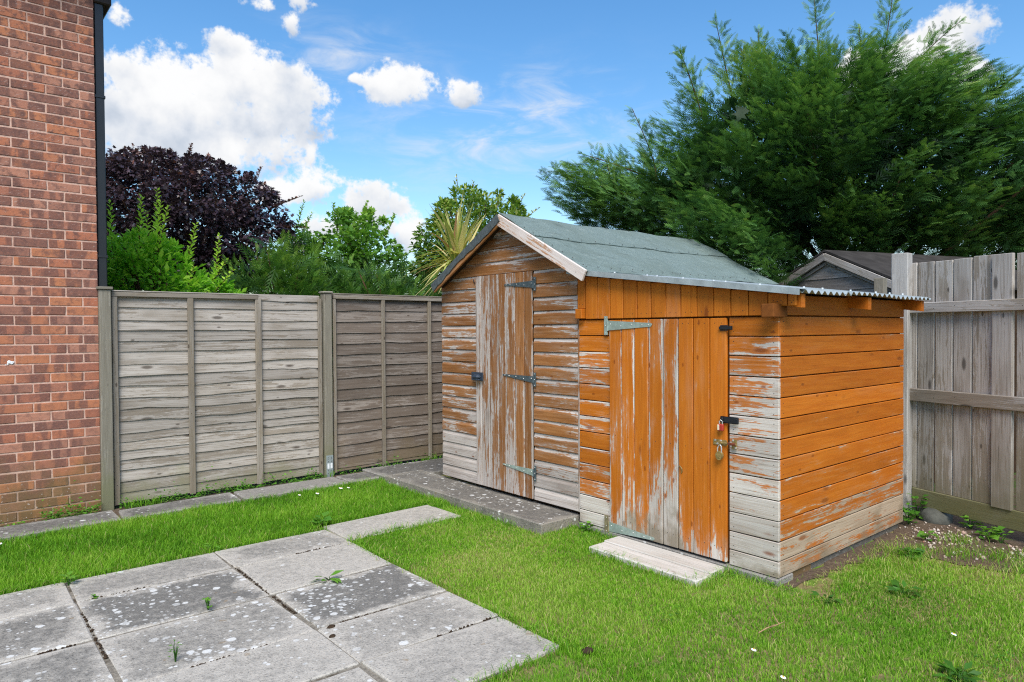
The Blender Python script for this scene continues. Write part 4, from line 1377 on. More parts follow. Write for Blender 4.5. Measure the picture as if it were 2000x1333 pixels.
for sgn in (1, -1):
    for off, W, drop in ((-.022, .075, 0.0), (.012, .035, .080)):
        if sgn < 0:      # near slope, falls towards the viewer
            ax = Vector(F1) * c2 + Vector((0, 0, -s2))
            ay = Vector(F1) * s2 + Vector((0, 0, c2))
            o0 = MR @ Vector((off + .02, 0, AZ - drop)) - ay * W + ax * .01
        else:
            ax = Vector(F1) * c2 + Vector((0, 0, s2))
            ay = -Vector(F1) * s2 + Vector((0, 0, c2))
            o0 = MR @ Vector((off + .02, HW, AZ - HW * SL2 - drop)) - ay * W
        plank(old, 'bargeboard', o0, ax, ay, ln - (.01 if sgn > 0 else -.02), W, .020, M['oldshed'] if drop or sgn > 0 else M['rfence'], .7 if sgn < 0 else .4, 0, 0, .1)


# ------------------------------------------------------------------ plants
def poly_in(P, pts):
    x, y = P[:, 0], P[:, 1]
    ins = np.zeros(len(P), bool)
    n = len(pts)
    for i in range(n):
        x0, y0 = pts[i]
        x1, y1 = pts[(i + 1) % n]
        c = ((y0 > y) != (y1 > y)) & (x < (x1 - x0) * (y - y0) / (y1 - y0 + 1e-12) + x0)
        ins ^= c
    return ins


def poly_dist(P, pts):
    d = np.full(len(P), 1e9)
    n = len(pts)
    for i in range(n):
        a, b = np.array(pts[i]), np.array(pts[(i + 1) % n])
        ab = b - a
        t = np.clip(((P - a) @ ab) / (ab @ ab), 0, 1)
        d = np.minimum(d, np.linalg.norm(P - (a + t[:, None] * ab), axis=1))
    return d


def volume(pts, n, tmax, reach, shell=.45, front=.62):
    """n points in a rounded volume whose outline (lateral, height) is pts; returns lateral, height, depth offset, edge distance"""
    pts = np.asarray(pts, float)
    lo, hi = pts.min(0), pts.max(0)
    out = np.zeros((0, 2))
    while len(out) < n:
        P = rng.uniform(lo, hi, (n * 2, 2))
        out = np.vstack([out, P[poly_in(P, pts)]])
    out = out[:n]
    e = poly_dist(out, pts)
    t = tmax * np.sqrt(1 - (1 - np.minimum(e / reach, 1)) ** 2)
    u = rng.uniform(0, 1, n) ** shell
    sg = np.where(rng.uniform(0, 1, n) < front, -1, 1)
    return out[:, 0], out[:, 1], sg * u * t, e


def to_world(a, z, d, D):
    return np.outer(a, RH) + np.outer(D + d, FH) + np.outer(z, [0, 0, 1])


def frame(ax, up):
    X = unit(ax)
    Y = unit(np.cross(up, X))
    return X, Y, np.cross(X, Y)


LEAF_V = np.array([(0, 0, 0), (.45, .24, .05), (1, 0, -.08), (.45, -.24, .05), (.5, 0, 0)])
LEAF_T = np.array([(0, 4, 1), (4, 2, 1), (0, 3, 4), (4, 3, 2)])
LOBE_V = np.array([(0, 0, 0), (.15, .42, .04), (.42, .22, .0), (.62, .46, -.05), (.66, .16, .02), (1, 0, -.12), (.66, -.16, .02), (.62, -.46, -.05), (.42, -.22, .0), (.15, -.42, .04)])
LOBE_T = np.array([(0, 2, 1), (0, 4, 2), (2, 4, 3), (0, 6, 4), (4, 6, 5), (0, 8, 6), (6, 8, 7), (0, 9, 8)])


def spray_template():
    V, T = [], []

    def quad(p, q, w):
        p, q = np.array(p, float), np.array(q, float)
        d = q - p
        nrm = np.array([-d[1], d[0], 0]) / (np.linalg.norm(d[:2]) + 1e-9) * w
        m = p + d * .45
        n = len(V)
        V.extend([p, m + nrm, q, m - nrm])
        T.extend([(n, n + 2, n + 1), (n, n + 3, n + 2)])
    quad((0, 0, 0), (1, 0, -.13), .026)
    for i, x in enumerate((.10, .25, .40, .55, .70, .84)):
        for s in (1, -1):
            x_ = x + (.05 if s < 0 else 0)
            L = .44 * (1 - .70 * x_)
            an = R(36)
            b = np.array([x_, 0, -.13 * x_ ** 2])
            q = b + np.array([math.cos(an) * L, s * math.sin(an) * L, -.10 * L - .05 * x_])
            quad(b, q, .034 * (1 - .35 * x_))
    return np.array(V), np.array(T)


SPV, SPT = spray_template()
SPTIP = np.clip(SPV[:, 0], 0, 1)


def conifer_mesh(name, pos, ax, up, scale, tint, mat):
    X, Y, Z = frame(ax, up)
    V, T = scatter(SPV, SPT, pos, X, Y, Z, scale)
    tt = (tint[:, None] + (SPTIP[None] - .55) * .30).ravel()
    return tri_mesh(name, V, T, mat, np.clip(tt, 0, 1))


def branch_sprays(P, B, n, size, spread=.9):
    """sprays along the outer part of each branch B -> P"""
    N = len(P)
    d = unit(P - B)
    pos, ax, up, sc, tp = [], [], [], [], []
    side0 = unit(np.cross(d, rng.normal(0, .35, (N, 3)) + [0, 0, 1]))
    for k in range(n):
        f = k / max(n - 1, 1)
        s = 1 if k % 2 else -1
        L = np.minimum(np.linalg.norm(P - B, axis=1), 1.0)[:, None]
        base = P - d * L * (1 - f) * .85
        a = d * (.55 + .6 * f) + side0 * s * spread * (1 - .75 * f) + rng.normal(0, .16, (N, 3))
        pos.append(base + rng.normal(0, .02, (N, 3)))
        ax.append(a)
        up.append(np.cross(side0, d) * 0 + unit(np.cross(d, side0)) * -1 + rng.normal(0, .35, (N, 3)))
        sc.append(size * rng.uniform(.7, 1.25, N) * (1.05 - .35 * f))
        tp.append(np.full(N, f))
    up = np.concatenate(up)
    up[up[:, 2] < 0] *= -1
    return np.concatenate(pos), np.concatenate(ax), up, np.concatenate(sc), np.concatenate(tp)


def limbs(name, parent, paths, mat, n=7):
    parts = [tube(p, r, n) for p, r in paths]
    V, Fs = join(parts)
    return obj(name, mesh(name, V, Fs, mat, smooth=True), parent)


def conifer_tree():
    D0, D = 8.8, 9.7
    k = D / D0
    sil = [(0.36, 3.36), (0.6, 3.46), (0.9, 3.48), (1.25, 3.46), (1.45, 3.72), (1.75, 3.95), (2.0, 4.3), (2.2, 4.55), (2.5, 4.75), (2.8, 4.85), (3.2, 4.85), (3.6, 4.88), (3.9, 4.98), (4.3, 4.9), (4.7, 4.95), (5.05, 4.85), (5.35, 4.72), (5.7, 4.45), (6.1, 4.25), (6.4, 4.12), (7.16, 4.10), (8.14, 3.44), (8.15, 2.0), (6.2, 2.0), (4.57, 2.05), (3.59, 1.98), (2.94, 2.05), (2.22, 2.38), (1.31, 2.71), (0.86, 2.80), (0.6, 3.03)]
    sil = [(a * k, 1.45 + (z - 1.45) * k) for a, z in sil]
    ac = 4.4 * k
    base = to_world(np.array([ac]), np.array([0.0]), np.array([0.6]), D)[0]
    t = thing('conifer_tree', 'huge dark green conifer with feathery sprays behind the sheds', 'tree', tuple(base))
    n = 3000
    a, z, d, e = volume(sil, n, 2.5, 1.9, .38, .74)
    P = to_world(a, z, d, D)
    # foliage hangs in lobes: pull points towards lobe centres
    C = P[rng.choice(n, 190, False)]
    dist = np.linalg.norm(P[:, None] - C[None], axis=2)
    j = dist.argmin(1)
    P = P + (C[j] - P) * .34
    side = np.array([(a_ * k, 1.45 + (z_ - 1.45) * k) for a_, z_ in ((.36, 3.40), (.9, 3.58), (1.5, 3.65), (1.9, 3.2), (1.7, 2.6), (1.3, 2.68), (.85, 2.78), (.55, 3.05))])
    q2 = 190
    a[-q2:], z[-q2:], d[-q2:], e[-q2:] = volume(side, q2, .8, .6, .4, .7)
    P[-q2:] = to_world(a[-q2:], z[-q2:], d[-q2:], D)
    q = 110                                     # boughs hanging over the shed roof
    X_ = np.column_stack([rng.uniform(5.8, 6.5, q), rng.uniform(3.45, 4.6, q), np.zeros(q)])
    X_[:, 2] = 2.38 - np.abs(X_[:, 1] - 4.35) * .534 + rng.uniform(.05, .55, q) + (X_[:, 0] < 6.1) * .05
    P[:q] = X_
    a[:q], d[:q], z[:q] = X_ @ RH, X_ @ FH - D, X_[:, 2]
    axis = to_world(np.full(n, ac) + (a - ac) * .35, np.maximum(z - .55 - .35 * np.abs(a - ac), .8), d * .3 + .3, D)
    B = P - unit(P - axis) * rng.uniform(.7, 1.1, n)[:, None]
    B[:, 2] += .12
    pos, ax, up, sc, tp = branch_sprays(P, B, 12, .205)
    wind = np.outer(np.clip((pos[:, 2] - 3.6) / 2.0, 0, 1), RH) * .55
    ax = unit(ax) + wind + [0, 0, -.05]
    lob = rng.uniform(-.14, .14, len(C))[j]
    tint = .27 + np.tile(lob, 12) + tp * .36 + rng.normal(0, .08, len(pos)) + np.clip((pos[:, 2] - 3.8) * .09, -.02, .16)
    # thick inner foliage, its dark tint painting the shade inside the crown
    m = 1500
    a2, z2, d2, e2 = volume(sil, m * 2, 2.0, 1.9, .8, .5)
    keep = e2 > .55
    a2, z2, d2 = a2[keep], z2[keep], d2[keep]
    P2 = to_world(a2, z2, d2 * .8, D)
    ax2 = rng.normal(0, 1, P2.shape) + [0, 0, .2]
    pos = np.vstack([pos, P2]); ax = np.vstack([ax, ax2]); up = np.vstack([up, rng.normal(0, 1, P2.shape)])
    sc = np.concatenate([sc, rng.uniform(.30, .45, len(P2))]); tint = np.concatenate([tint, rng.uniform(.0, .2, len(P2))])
    # open leaders against the sky
    paths = []
    lead = [((2.75, 4.1), (2.60, 5.36), 1.), ((3.25, 4.2), (3.14, 5.24), 1.), ((4.0, 4.2), (3.84, 5.72), 1.1), ((4.35, 4.1), (4.86, 5.78), 1.3), ((4.7, 3.9), (5.74, 5.34), 1.3), ((5.3, 3.8), (6.45, 4.66), 1.2), ((2.3, 3.9), (2.14, 4.98), .9),
            ((1.8, 3.3), (1.53, 4.26), .8), ((1.7, 3.05), (.36, 3.44), .9), ((1.9, 3.2), (.88, 3.68), .9), ((5.6, 3.7), (7.15, 4.44), 1.2), ((3.55, 4.2), (3.5, 5.15), .8), ((4.2, 4.2), (4.42, 5.24), .9), ((5.2, 4.1), (5.66, 4.98), .9), ((2.95, 4.2), (2.92, 5.0), .8), ((6.0, 3.6), (6.95, 4.30), 1.), ((1.35, 3.0), (1.22, 3.55), .7)]
    lp, la, lu, ls, lt = [], [], [], [], []
    for (a0, z0), (a1, z1), wd_ in lead:
        dd = rng.uniform(-1.1, .1)
        p0 = to_world(np.array([a0 * k]), np.array([1.45 + (z0 - 1.45) * k]), np.array([dd * .7]), D)[0]
        kk = k * (D + dd) / D
        p1 = to_world(np.array([a1 * kk]), np.array([1.45 + (z1 - 1.45) * kk]), np.array([dd]), D)[0]
        bend = rng.normal(0, .07, 3)
        ff = np.linspace(0, 1, 7)
        pts = [p0 + (p1 - p0) * f + bend * math.sin(f * 3.1) for f in ff]
        paths.append((pts, [.011 * (1 - .85 * f) + .002 for f in ff]))
        ln_ = np.linalg.norm(p1 - p0)
        dirn = (p1 - p0) / ln_
        # side shoots along the leader, each carrying a few sprays; they shorten to the tip
        ns = int(ln_ * 36)
        for f in np.linspace(.08, .98, ns):
            an = rng.uniform(0, 2 * math.pi)
            o1 = unit(np.cross(dirn, [.3, .5, .2])); o2 = np.cross(dirn, o1)
            side_ = o1 * math.cos(an) + o2 * math.sin(an)
            ld = unit(dirn * .85 + side_ * .8 + RH * .18)
            sl = wd_ * (.40 * (1 - f) ** .8 + .05) * rng.uniform(.6, 1.2)
            q = p0 + (p1 - p0) * f + bend * math.sin(f * 3.1)
            for m_ in range(4 if sl > .15 else 2):
                lp.append(q + ld * sl * m_ / 4)
                la.append(ld + rng.normal(0, .28, 3)); lu.append(rng.normal(0, .6, 3) + [0, 0, .8])
                ls.append(.17 * rng.uniform(.7, 1.2) * (1.1 - .35 * f)); lt.append(rng.uniform(.42, .92))
    pos = np.vstack([pos, lp]); ax = np.vstack([ax, la]); up = np.vstack([up, lu]); sc = np.concatenate([sc, ls]); tint = np.concatenate([tint, lt])
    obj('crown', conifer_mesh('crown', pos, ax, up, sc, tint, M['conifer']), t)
    m = 9000
    a3, z3, d3, e3 = volume(sil, m, 1.9, 1.6, .75, .5)
    kp = e3 > .62
    P3 = to_world(a3[kp], z3[kp] - .05, d3[kp] * .75 + .25, D)
    X3, Y3, Z3 = frame(rng.normal(0, 1, P3.shape) + [0, 0, -.3], rng.normal(0, 1, P3.shape))
    V3, T3 = scatter(LOBE_V, LOBE_T, P3, X3, Y3, Z3, rng.uniform(.12, .24, len(P3)))
    obj('inner_shade_foliage', tri_mesh('inner_shade_foliage', V3, T3, M['conifer'], np.repeat(rng.uniform(.02, .26, len(P3)), len(LOBE_V))), t)  # dark leaf cards deep in the crown, inner shade put into their tint
    tops = [(base + [0, 0, -.1], base + (np.array([*C_[:2], 0]) - base * [1, 1, 0]) * .75 + [0, 0, C_[2]]) for C_ in C[:26] if C_[2] > 2.6]
    paths.append(([base + [0, 0, -.15], base + [0.03, 0, 1.0], base + [-.05, .03, 2.2], base + [0, 0, 3.6], base + [.1, 0, 4.6]], [.24, .19, .15, .09, .03]))
    for b0, q in tops:
        s0 = base + [0, 0, max(.7, q[2] * .45)]
        paths.append(([s0, s0 + (q - s0) * .5 + [0, 0, -.12], q], [.05, .035, .01]))
    limbs('trunk', t, paths, M['bark'])
    return t


conifer_tree()

def leafy(tname, label, cat, D, sil, nclump, per, crad, lsize, mat, tmax, reach, tint0=.45, lobed=False, droop=.35, up_tint=.2, base_a=None, shoots=(), group=None, light=.1, shell=.45, upright=.5):
    sil = [tuple(p) for p in sil]
    a, z, d, e = volume(sil, nclump, tmax, reach, shell, .6)
    P = to_world(a, z, d, D)
    am = np.mean([p[0] for p in sil]) if base_a is None else base_a
    zmin, zmax = min(p[1] for p in sil), max(p[1] for p in sil)
    base = to_world(np.array([am]), np.array([0.0]), np.array([0.0]), D)[0]
    t = thing(tname, label, cat, tuple(base), group)
    N = nclump * per
    rad = np.minimum(crad, e * .8 + .06)
    off = rng.normal(0, 1, (nclump, per, 3))
    off = off / np.linalg.norm(off, axis=2, keepdims=True) * (rng.uniform(0, 1, (nclump, per, 1)) ** .5) * rad[:, None, None]
    off[..., 2] *= .7
    pos = (P[:, None] + off).reshape(-1, 3)
    cen = base + [0, 0, (zmin + zmax) * .45]
    out = unit(pos - cen) * .6 + unit(off.reshape(-1, 3)) * .7
    ax = out + rng.normal(0, .45, (N, 3)) + [0, 0, -droop]
    upv = out * .35 + rng.normal(0, .5, (N, 3)) + [0, 0, 1.0]
    ct_ = rng.normal(0, .10, nclump)
    tint = tint0 + np.repeat(ct_, per) + off.reshape(-1, 3)[:, 2] / crad * light + up_tint * ((pos[:, 2] - zmin) / (zmax - zmin) - .6) + rng.normal(0, .13, N)  # light pales clump tops and darkens undersides: shading put into the leaf tint
    sc = lsize * rng.uniform(.65, 1.25, N)
    paths = []
    for (a0, z0, a1, z1) in shoots:
        dd = rng.uniform(-.4, .1)
        p0 = to_world(np.array([a0]), np.array([z0]), np.array([dd]), D)[0]
        p1 = to_world(np.array([a1]), np.array([z1]), np.array([dd]), D)[0]
        paths.append(([p0, (p0 + p1) / 2 + rng.normal(0, .02, 3), p1], [.008, .006, .003]))
        nn = max(8, int(np.linalg.norm(p1 - p0) / lsize * 5.0))
        f = np.linspace(.05, 1, nn)
        q = p0 + (p1 - p0) * f[:, None]
        an = np.arange(nn) * 2.4
        hz = np.stack([np.cos(an), np.sin(an), np.full(nn, upright)], 1) + unit(p1 - p0) * .4
        pos = np.vstack([pos, q]); ax = np.vstack([ax, hz]); upv = np.vstack([upv, np.tile([0, 0, 1.0], (nn, 1)) + rng.normal(0, .3, (nn, 3))])
        tint = np.concatenate([tint, np.clip(tint0 + .22 + .38 * f + rng.normal(0, .08, nn), 0, 1)]); sc = np.concatenate([sc, lsize * (1.15 - .5 * f)])
    X, Y, Z = frame(ax, upv)
    tv, tt = (LOBE_V, LOBE_T) if lobed else (LEAF_V, LEAF_T)
    V, T = scatter(tv, tt, pos, X, Y, Z, sc)
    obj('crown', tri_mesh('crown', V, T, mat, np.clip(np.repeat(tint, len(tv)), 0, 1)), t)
    hgt = (zmin + zmax) / 2
    r0 = .03 + .012 * hgt
    paths.append(([base + [0, 0, -.1], base + [.03, 0, hgt * .4], base + [0, .02, hgt * .8], base + [0, 0, zmax * .92]], [r0 * 1.6, r0 * 1.2, r0 * .8, .012]))
    for q in P[rng.choice(nclump, min(nclump, 46), False)]:
        s0 = base + [0, 0, max(.3, q[2] * rng.uniform(.4, .6))]
        paths.append(([s0, s0 + (q - s0) * .5 + [0, 0, .12], q], [r0 * .5, r0 * .3, .008]))
    limbs('trunk', t, paths, M['bark'], 5)
    return t


leafy('maple_tree', 'round purple leaved tree above the pale fence panel', 'tree', 12.0,
      [(-7.6, 2.3), (-7.6, 3.6), (-7.2, 4.05), (-6.72, 4.34), (-6.3, 4.42), (-5.95, 4.52), (-5.5, 4.40), (-5.12, 4.40), (-4.75, 4.22), (-4.41, 4.10), (-4.15, 3.85), (-3.95, 3.4), (-3.72, 3.0), (-3.9, 2.58), (-4.44, 2.2), (-7.19, 2.1)],
      640, 66, .25, .074, M['maple'], 1.7, 1.3, .50, True, .35, .45, -5.6, light=.2,
      shoots=[(-4.1, 3.5, -3.55, 3.72), (-3.95, 3.2, -3.5, 3.2), (-4.5, 4.0, -4.35, 4.3), (-6.4, 4.3, -6.4, 4.62), (-5.4, 4.3, -5.35, 4.58)])
leafy('leafy_shrub', 'bright lime green shrub leaning over the fence beside the downpipe', 'shrub', 7.5,
      [(-4.9, 1.5), (-4.9, 2.42), (-4.5, 2.48), (-4.25, 2.40), (-4.05, 2.48), (-3.8, 2.50), (-3.62, 2.38), (-3.5, 2.15), (-3.3, 2.05), (-3.1, 1.95), (-2.95, 1.75), (-3.0, 1.5)],
      170, 44, .19, .082, M['shrub'], .55, .5, .44, False, -.15, .5, -3.9, light=.34,
      shoots=[(-3.80, 2.2, -3.76, 2.95), (-3.95, 2.3, -3.98, 2.76), (-4.10, 2.3, -4.12, 2.78), (-3.66, 2.25, -3.54, 2.74), (-3.55, 2.1, -3.44, 2.62), (-4.28, 2.3, -4.34, 2.70), (-3.28, 1.8, -3.20, 2.50), (-3.35, 1.9, -3.10, 2.22), (-4.45, 2.3, -4.46, 2.72), (-3.2, 1.8, -2.96, 2.10), (-3.88, 2.3, -3.86, 2.86), (-3.72, 2.2, -3.64, 2.80), (-4.0, 2.0, -4.06, 2.52), (-4.3, 1.9, -4.42, 2.38), (-3.6, 1.85, -3.5, 2.30), (-3.85, 1.9, -3.8, 2.40), (-3.42, 1.75, -3.30, 2.12), (-4.15, 1.8, -4.2, 2.22)])
leafy('young_tree', 'open green tree with small leaves above the fence post', 'tree', 11.8,
      [(-3.5, 2.0), (-3.42, 2.75), (-3.2, 3.1), (-3.05, 3.25), (-2.96, 3.5), (-2.7, 3.45), (-2.47, 3.52), (-2.2, 3.3), (-1.95, 3.3), (-2.0, 3.0), (-1.8, 2.83), (-1.77, 2.48), (-1.8, 2.0)],
      120, 52, .24, .085, M['tree'], .8, .7, .50, True, .2, .35, -2.6, light=.25,
      shoots=[(-2.9, 3.1, -2.98, 3.58), (-2.5, 3.2, -2.42, 3.62), (-2.1, 3.0, -1.92, 3.36), (-3.2, 2.8, -3.45, 3.06), (-1.95, 2.6, -1.65, 2.75)])
leafy('pale_tree', 'yellow green tree with cream edged leaves behind the tall shed', 'tree', 11.0,
      [(-1.55, 2.0), (-1.5, 2.63), (-1.42, 3.0), (-1.2, 3.2), (-1.1, 3.45), (-.88, 3.62), (-.6, 3.66), (-.4, 3.55), (-.2, 3.6), (.05, 3.5), (.22, 3.25), (.3, 3.0), (.6, 2.6), (.6, 2.0)],
      270, 56, .24, .082, M['varleaf'], 1.0, .8, .46, False, .2, .45, -.5, light=.28,
      shoots=[(-.9, 3.5, -.85, 3.85), (-.6, 3.5, -.6, 3.8), (-.2, 3.4, -.16, 3.72), (.0, 3.3, .22, 3.6), (.1, 3.1, .42, 3.35), (-1.2, 3.0, -1.45, 3.12)])
leafy('far_tree', 'small dull green tree between the purple crown and white cloud', 'tree', 13.5,
      [(-4.6, 2.2), (-4.4, 3.1), (-4.22, 3.42), (-4.05, 3.5), (-3.9, 3.3), (-3.8, 2.9), (-3.75, 2.2)],
      30, 44, .22, .10, M['tree'], .5, .5, .35, False, .2, .2, -4.2, shoots=[(-4.2, 3.3, -4.0, 3.95), (-4.1, 3.4, -3.9, 3.75)])


def hedge_thing(label, D, sil, n, tmax, base_a, t0=.45):
    a, z, d, e = volume(sil, n, tmax, .7, .4, .7)
    P = to_world(a, z, d, D)
    base = to_world(np.array([base_a]), np.array([0.0]), np.array([0.1]), D)[0]
    t = thing('conifer_shrub', label, 'shrub', tuple(base))
    B = P - unit(P - to_world(a * .7 + base_a * .3, np.maximum(z - .5, .4), d * .2, D)) * rng.uniform(.35, .6, n)[:, None]
    pos, ax, up, sc, tp = branch_sprays(P, B, 7, .20)
    ax = unit(ax) + RH * .25 + [0, 0, -.02]
    lob = rng.normal(0, .10, n)
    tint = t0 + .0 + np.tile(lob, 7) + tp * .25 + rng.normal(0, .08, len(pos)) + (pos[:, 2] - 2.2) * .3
    m = 300
    a2, z2, d2, e2 = volume(sil, m, tmax * .8, .7, .8, .5)
    P2 = to_world(a2, z2, d2, D)
    pos = np.vstack([pos, P2]); ax = np.vstack([ax, rng.normal(0, 1, P2.shape)]); up = np.vstack([up, rng.normal(0, 1, P2.shape)])
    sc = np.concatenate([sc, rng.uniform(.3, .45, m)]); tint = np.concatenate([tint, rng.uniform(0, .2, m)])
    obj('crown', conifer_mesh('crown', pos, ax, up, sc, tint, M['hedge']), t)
    paths = [([base + [0, 0, -.1], base + [0, 0, .9], base + [0, 0, 1.9]], [.09, .07, .03])]
    for q in P[:20]:
        s0 = base + [0, 0, q[2] * .5]
        paths.append(([s0, (s0 + q) / 2, q], [.03, .02, .006]))
    limbs('trunk', t, paths, M['bark'], 5)


hedge_thing('spreading green conifer shrub above the fence beside the lime shrub', 9.6,
            [(-4.3, 1.2), (-4.25, 1.9), (-4.1, 2.2), (-3.98, 2.36), (-3.62, 2.46), (-3.33, 2.66), (-3.04, 2.74), (-2.75, 2.70), (-2.55, 2.55), (-2.4, 2.2), (-2.3, 1.2)], 420, .8, -3.2, .46)
hedge_thing('lower green conifer shrub above the fence post with round cap', 9.9,
            [(-2.75, 1.2), (-2.7, 2.0), (-2.5, 2.35), (-2.17, 2.42), (-1.73, 2.34), (-1.45, 2.20), (-.94, 2.12), (-.6, 1.9), (-.6, 1.2)], 360, .8, -1.7, .40)


def cordyline():
    D = 8.4
    base = to_world(np.array([-.66]), np.array([0.0]), np.array([0.0]), D)[0]
    t = thing('cordyline_palm', 'spiky palm with yellow strap leaves behind the tall shed eave', 'palm', tuple(base))
    top = base + [0, 0, 2.30]
    V, T, tint = [], [], []
    for i in range(150):
        az = rng.uniform(0, 2 * math.pi)
        el = R(rng.uniform(-45, 70)) if i > 28 else R(rng.uniform(55, 86))
        L = rng.uniform(.46, .80)
        w = rng.uniform(.011, .019)
        h = np.array([math.cos(az), math.sin(az), 0])
        sd_ = np.array([-math.sin(az), math.cos(az), 0])
        p = top + rng.normal(0, .03, 3) + [0, 0, rng.uniform(-.12, .08)]
        tn = rng.choice([.1, .35, .5, .65, .8, .97], p=[.12, .2, .25, .2, .13, .10]) if el > 0 else rng.choice([.5, .7, .8], p=[.3, .3, .4])
        n = len(V)
        e_ = el
        for k in range(7):
            f = k / 6
            ww = w * (1 - f ** 2.2) * (.6 + .8 * min(f * 3, 1)) + .001
            V += [p + sd_ * ww, p - sd_ * ww]
            tint += [tn, tn]
            e_ -= R(rng.uniform(2, 9)) * (1.3 - abs(math.sin(e_)))
            p = p + (h * math.cos(e_) + np.array([0, 0, math.sin(e_)])) * L / 6
            if k < 6:
                T += [(n + 2 * k, n + 2 * k + 1, n + 2 * k + 3), (n + 2 * k, n + 2 * k + 3, n + 2 * k + 2)]
    obj('crown', tri_mesh('crown', V, T, M['strap'], tint), t)
    limbs('trunk', t, [([base + [0, 0, -.1], base + [.02, 0, 1.2], top], [.07, .06, .055])], M['bark'])


cordyline()

# ------------------------------------------------------------------ grass
def in_rect(P, x0, x1, y0, y1):
    return (P[:, 0] > x0) & (P[:, 0] < x1) & (P[:, 1] > y0) & (P[:, 1] < y1)


def vnoise(P, s, seed):
    r = np.random.default_rng(seed)
    v = np.zeros(len(P))
    for k in range(6):
        a = r.uniform(0, 2 * math.pi)
        f = s * r.uniform(.6, 1.9)
        v += np.sin((P[:, 0] * math.cos(a) + P[:, 1] * math.sin(a)) * f + r.uniform(0, 6.3))
    return v / 3.2


def blades(name, P, h, w, tint, mat, z0=-.012, lean=.55):
    n = len(P)
    az = rng.uniform(0, 2 * math.pi, n)
    hd = np.stack([np.cos(az), np.sin(az), np.zeros(n)], 1)
    fa = rng.uniform(0, 2 * math.pi, n)
    sd_ = np.stack([np.cos(fa), np.sin(fa), np.zeros(n)], 1) * (w / 2)[:, None]
    b = np.column_stack([P, np.full(n, z0)])
    ln_ = (rng.uniform(.1, lean, n) * h)[:, None]
    mid = b + hd * ln_ * .35 + np.outer(h * .58, [0, 0, 1])
    tip = b + hd * ln_ * 1.25 + np.outer(h * rng.uniform(.8, 1.0, n), [0, 0, 1])
    V = np.stack([b - sd_, b + sd_, mid - sd_ * .8, mid + sd_ * .8, tip], 1).reshape(-1, 3)
    T = (np.array([(0, 1, 3), (0, 3, 2), (2, 3, 4)])[None] + (np.arange(n) * 5)[:, None, None]).reshape(-1, 3)
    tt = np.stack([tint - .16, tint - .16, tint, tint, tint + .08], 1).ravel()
    return tri_mesh(name, V, T, mat, np.clip(tt, 0, 1))


def lawn_points(n, box):
    P = np.column_stack([rng.uniform(box[0], box[1], n), rng.uniform(box[2], box[3], n)])
    wob = vnoise(P, 17, 3) * .026 + vnoise(P, 60, 4) * .016
    bad = in_rect(P, -9, 2.175, 2.245, 4.735) | in_rect(P, -9, 1.385, -9, 2.3)
    Q = P + np.column_stack([wob, wob])
    bad |= in_rect(Q, -9, 2.185, 2.26, 4.735) | in_rect(Q, -9, 1.40, -9, 2.3)
    bad |= in_rect(Q, 2.1, 3.13, 4.385, 4.835)
    bad |= in_rect(P, 3.285, 9, 3.59, 5.80) | in_rect(P, 3.612, 9, 2.0, 9) | in_rect(Q, 3.30, 3.62, 2.315, 3.12)
    bad |= Q[:, 1] > 5.95
    return P[~bad]


def soilness(P):
    """0 in full turf, 1 in the bare corner by the fence"""
    n = vnoise(P, 5, 11) * .10 + vnoise(P, 17, 12) * .07
    d1 = P[:, 0] - 4.78 + n
    d2 = np.where(P[:, 0] > 3.66, P[:, 1] - 1.80 + n * .8, -1)
    return np.clip(np.maximum(d1 / .16, d2 / .05) * .5 + .5, 0, 1)


# the visible field thins with distance the way eyes need it; dense in front
Ps = []
for box, n in (((1.35, 5.0, -.3, 2.0), 150000), ((2.15, 3.75, 2.0, 4.5), 100000), ((-.9, 3.4, 4.70, 5.98), 115000), ((1.35, 2.3, -.3, 2.3), 30000), ((2.1, 3.4, 4.2, 4.9), 16000)):
    Ps.append(lawn_points(n, box))
P = np.vstack(Ps)
sn = soilness(P)
P = P[rng.uniform(0, 1, len(P)) > sn * .965]
sn = soilness(P)
strip = P[:, 1] > 4.7
n1, n2, n3 = vnoise(P, 7, 21), vnoise(P, 2.4, 22), vnoise(P, 26, 23)
thin = np.where(strip, np.clip(n3 * .5 - .2, 0, 1) * .4, np.clip(n1 * .6 + n3 * .5 - .1, 0, 1) * .62)
keep = rng.uniform(0, 1, len(P)) > thin
P, n1, n2, n3, strip, sn = P[keep], n1[keep], n2[keep], n3[keep], strip[keep], sn[keep]
N = len(P)
h = rng.gamma(7, .0037, N) * np.where(strip, 1.45, .88) * (1 + .18 * n1 + .12 * n3)
h = np.clip(h, .012, .085)
w = rng.uniform(.0022, .0042, N)
tint = .56 + .16 * n2 + .13 * n1 + .07 * n3 + rng.normal(0, .14, N) + np.where(strip, -.08, .06)
pz = np.clip((vnoise(P, 3.4, 77) + .5 * vnoise(P, 11, 78) - .45) * 1.2, 0, 1)
pz = np.where(strip, 0, pz)
h *= 1 - .25 * pz
dry = rng.uniform(0, 1, N) < .30 * pz + np.where(strip, .03, .10 + .16 * np.clip(n1 + .1, 0, 1)) + .35 * np.clip(sn * 2 - .1, 0, 1) + .22 * np.clip(1 - np.abs(P[:, 0] - 4.35) / .5, 0, 1) * np.clip(1 - np.abs(P[:, 1] - 1.2) / .7, 0, 1)
tint = np.where(dry, rng.uniform(.84, 1.0, N), np.clip(tint, .05, .82))
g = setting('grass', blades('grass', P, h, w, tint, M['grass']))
g['kind'] = 'stuff'

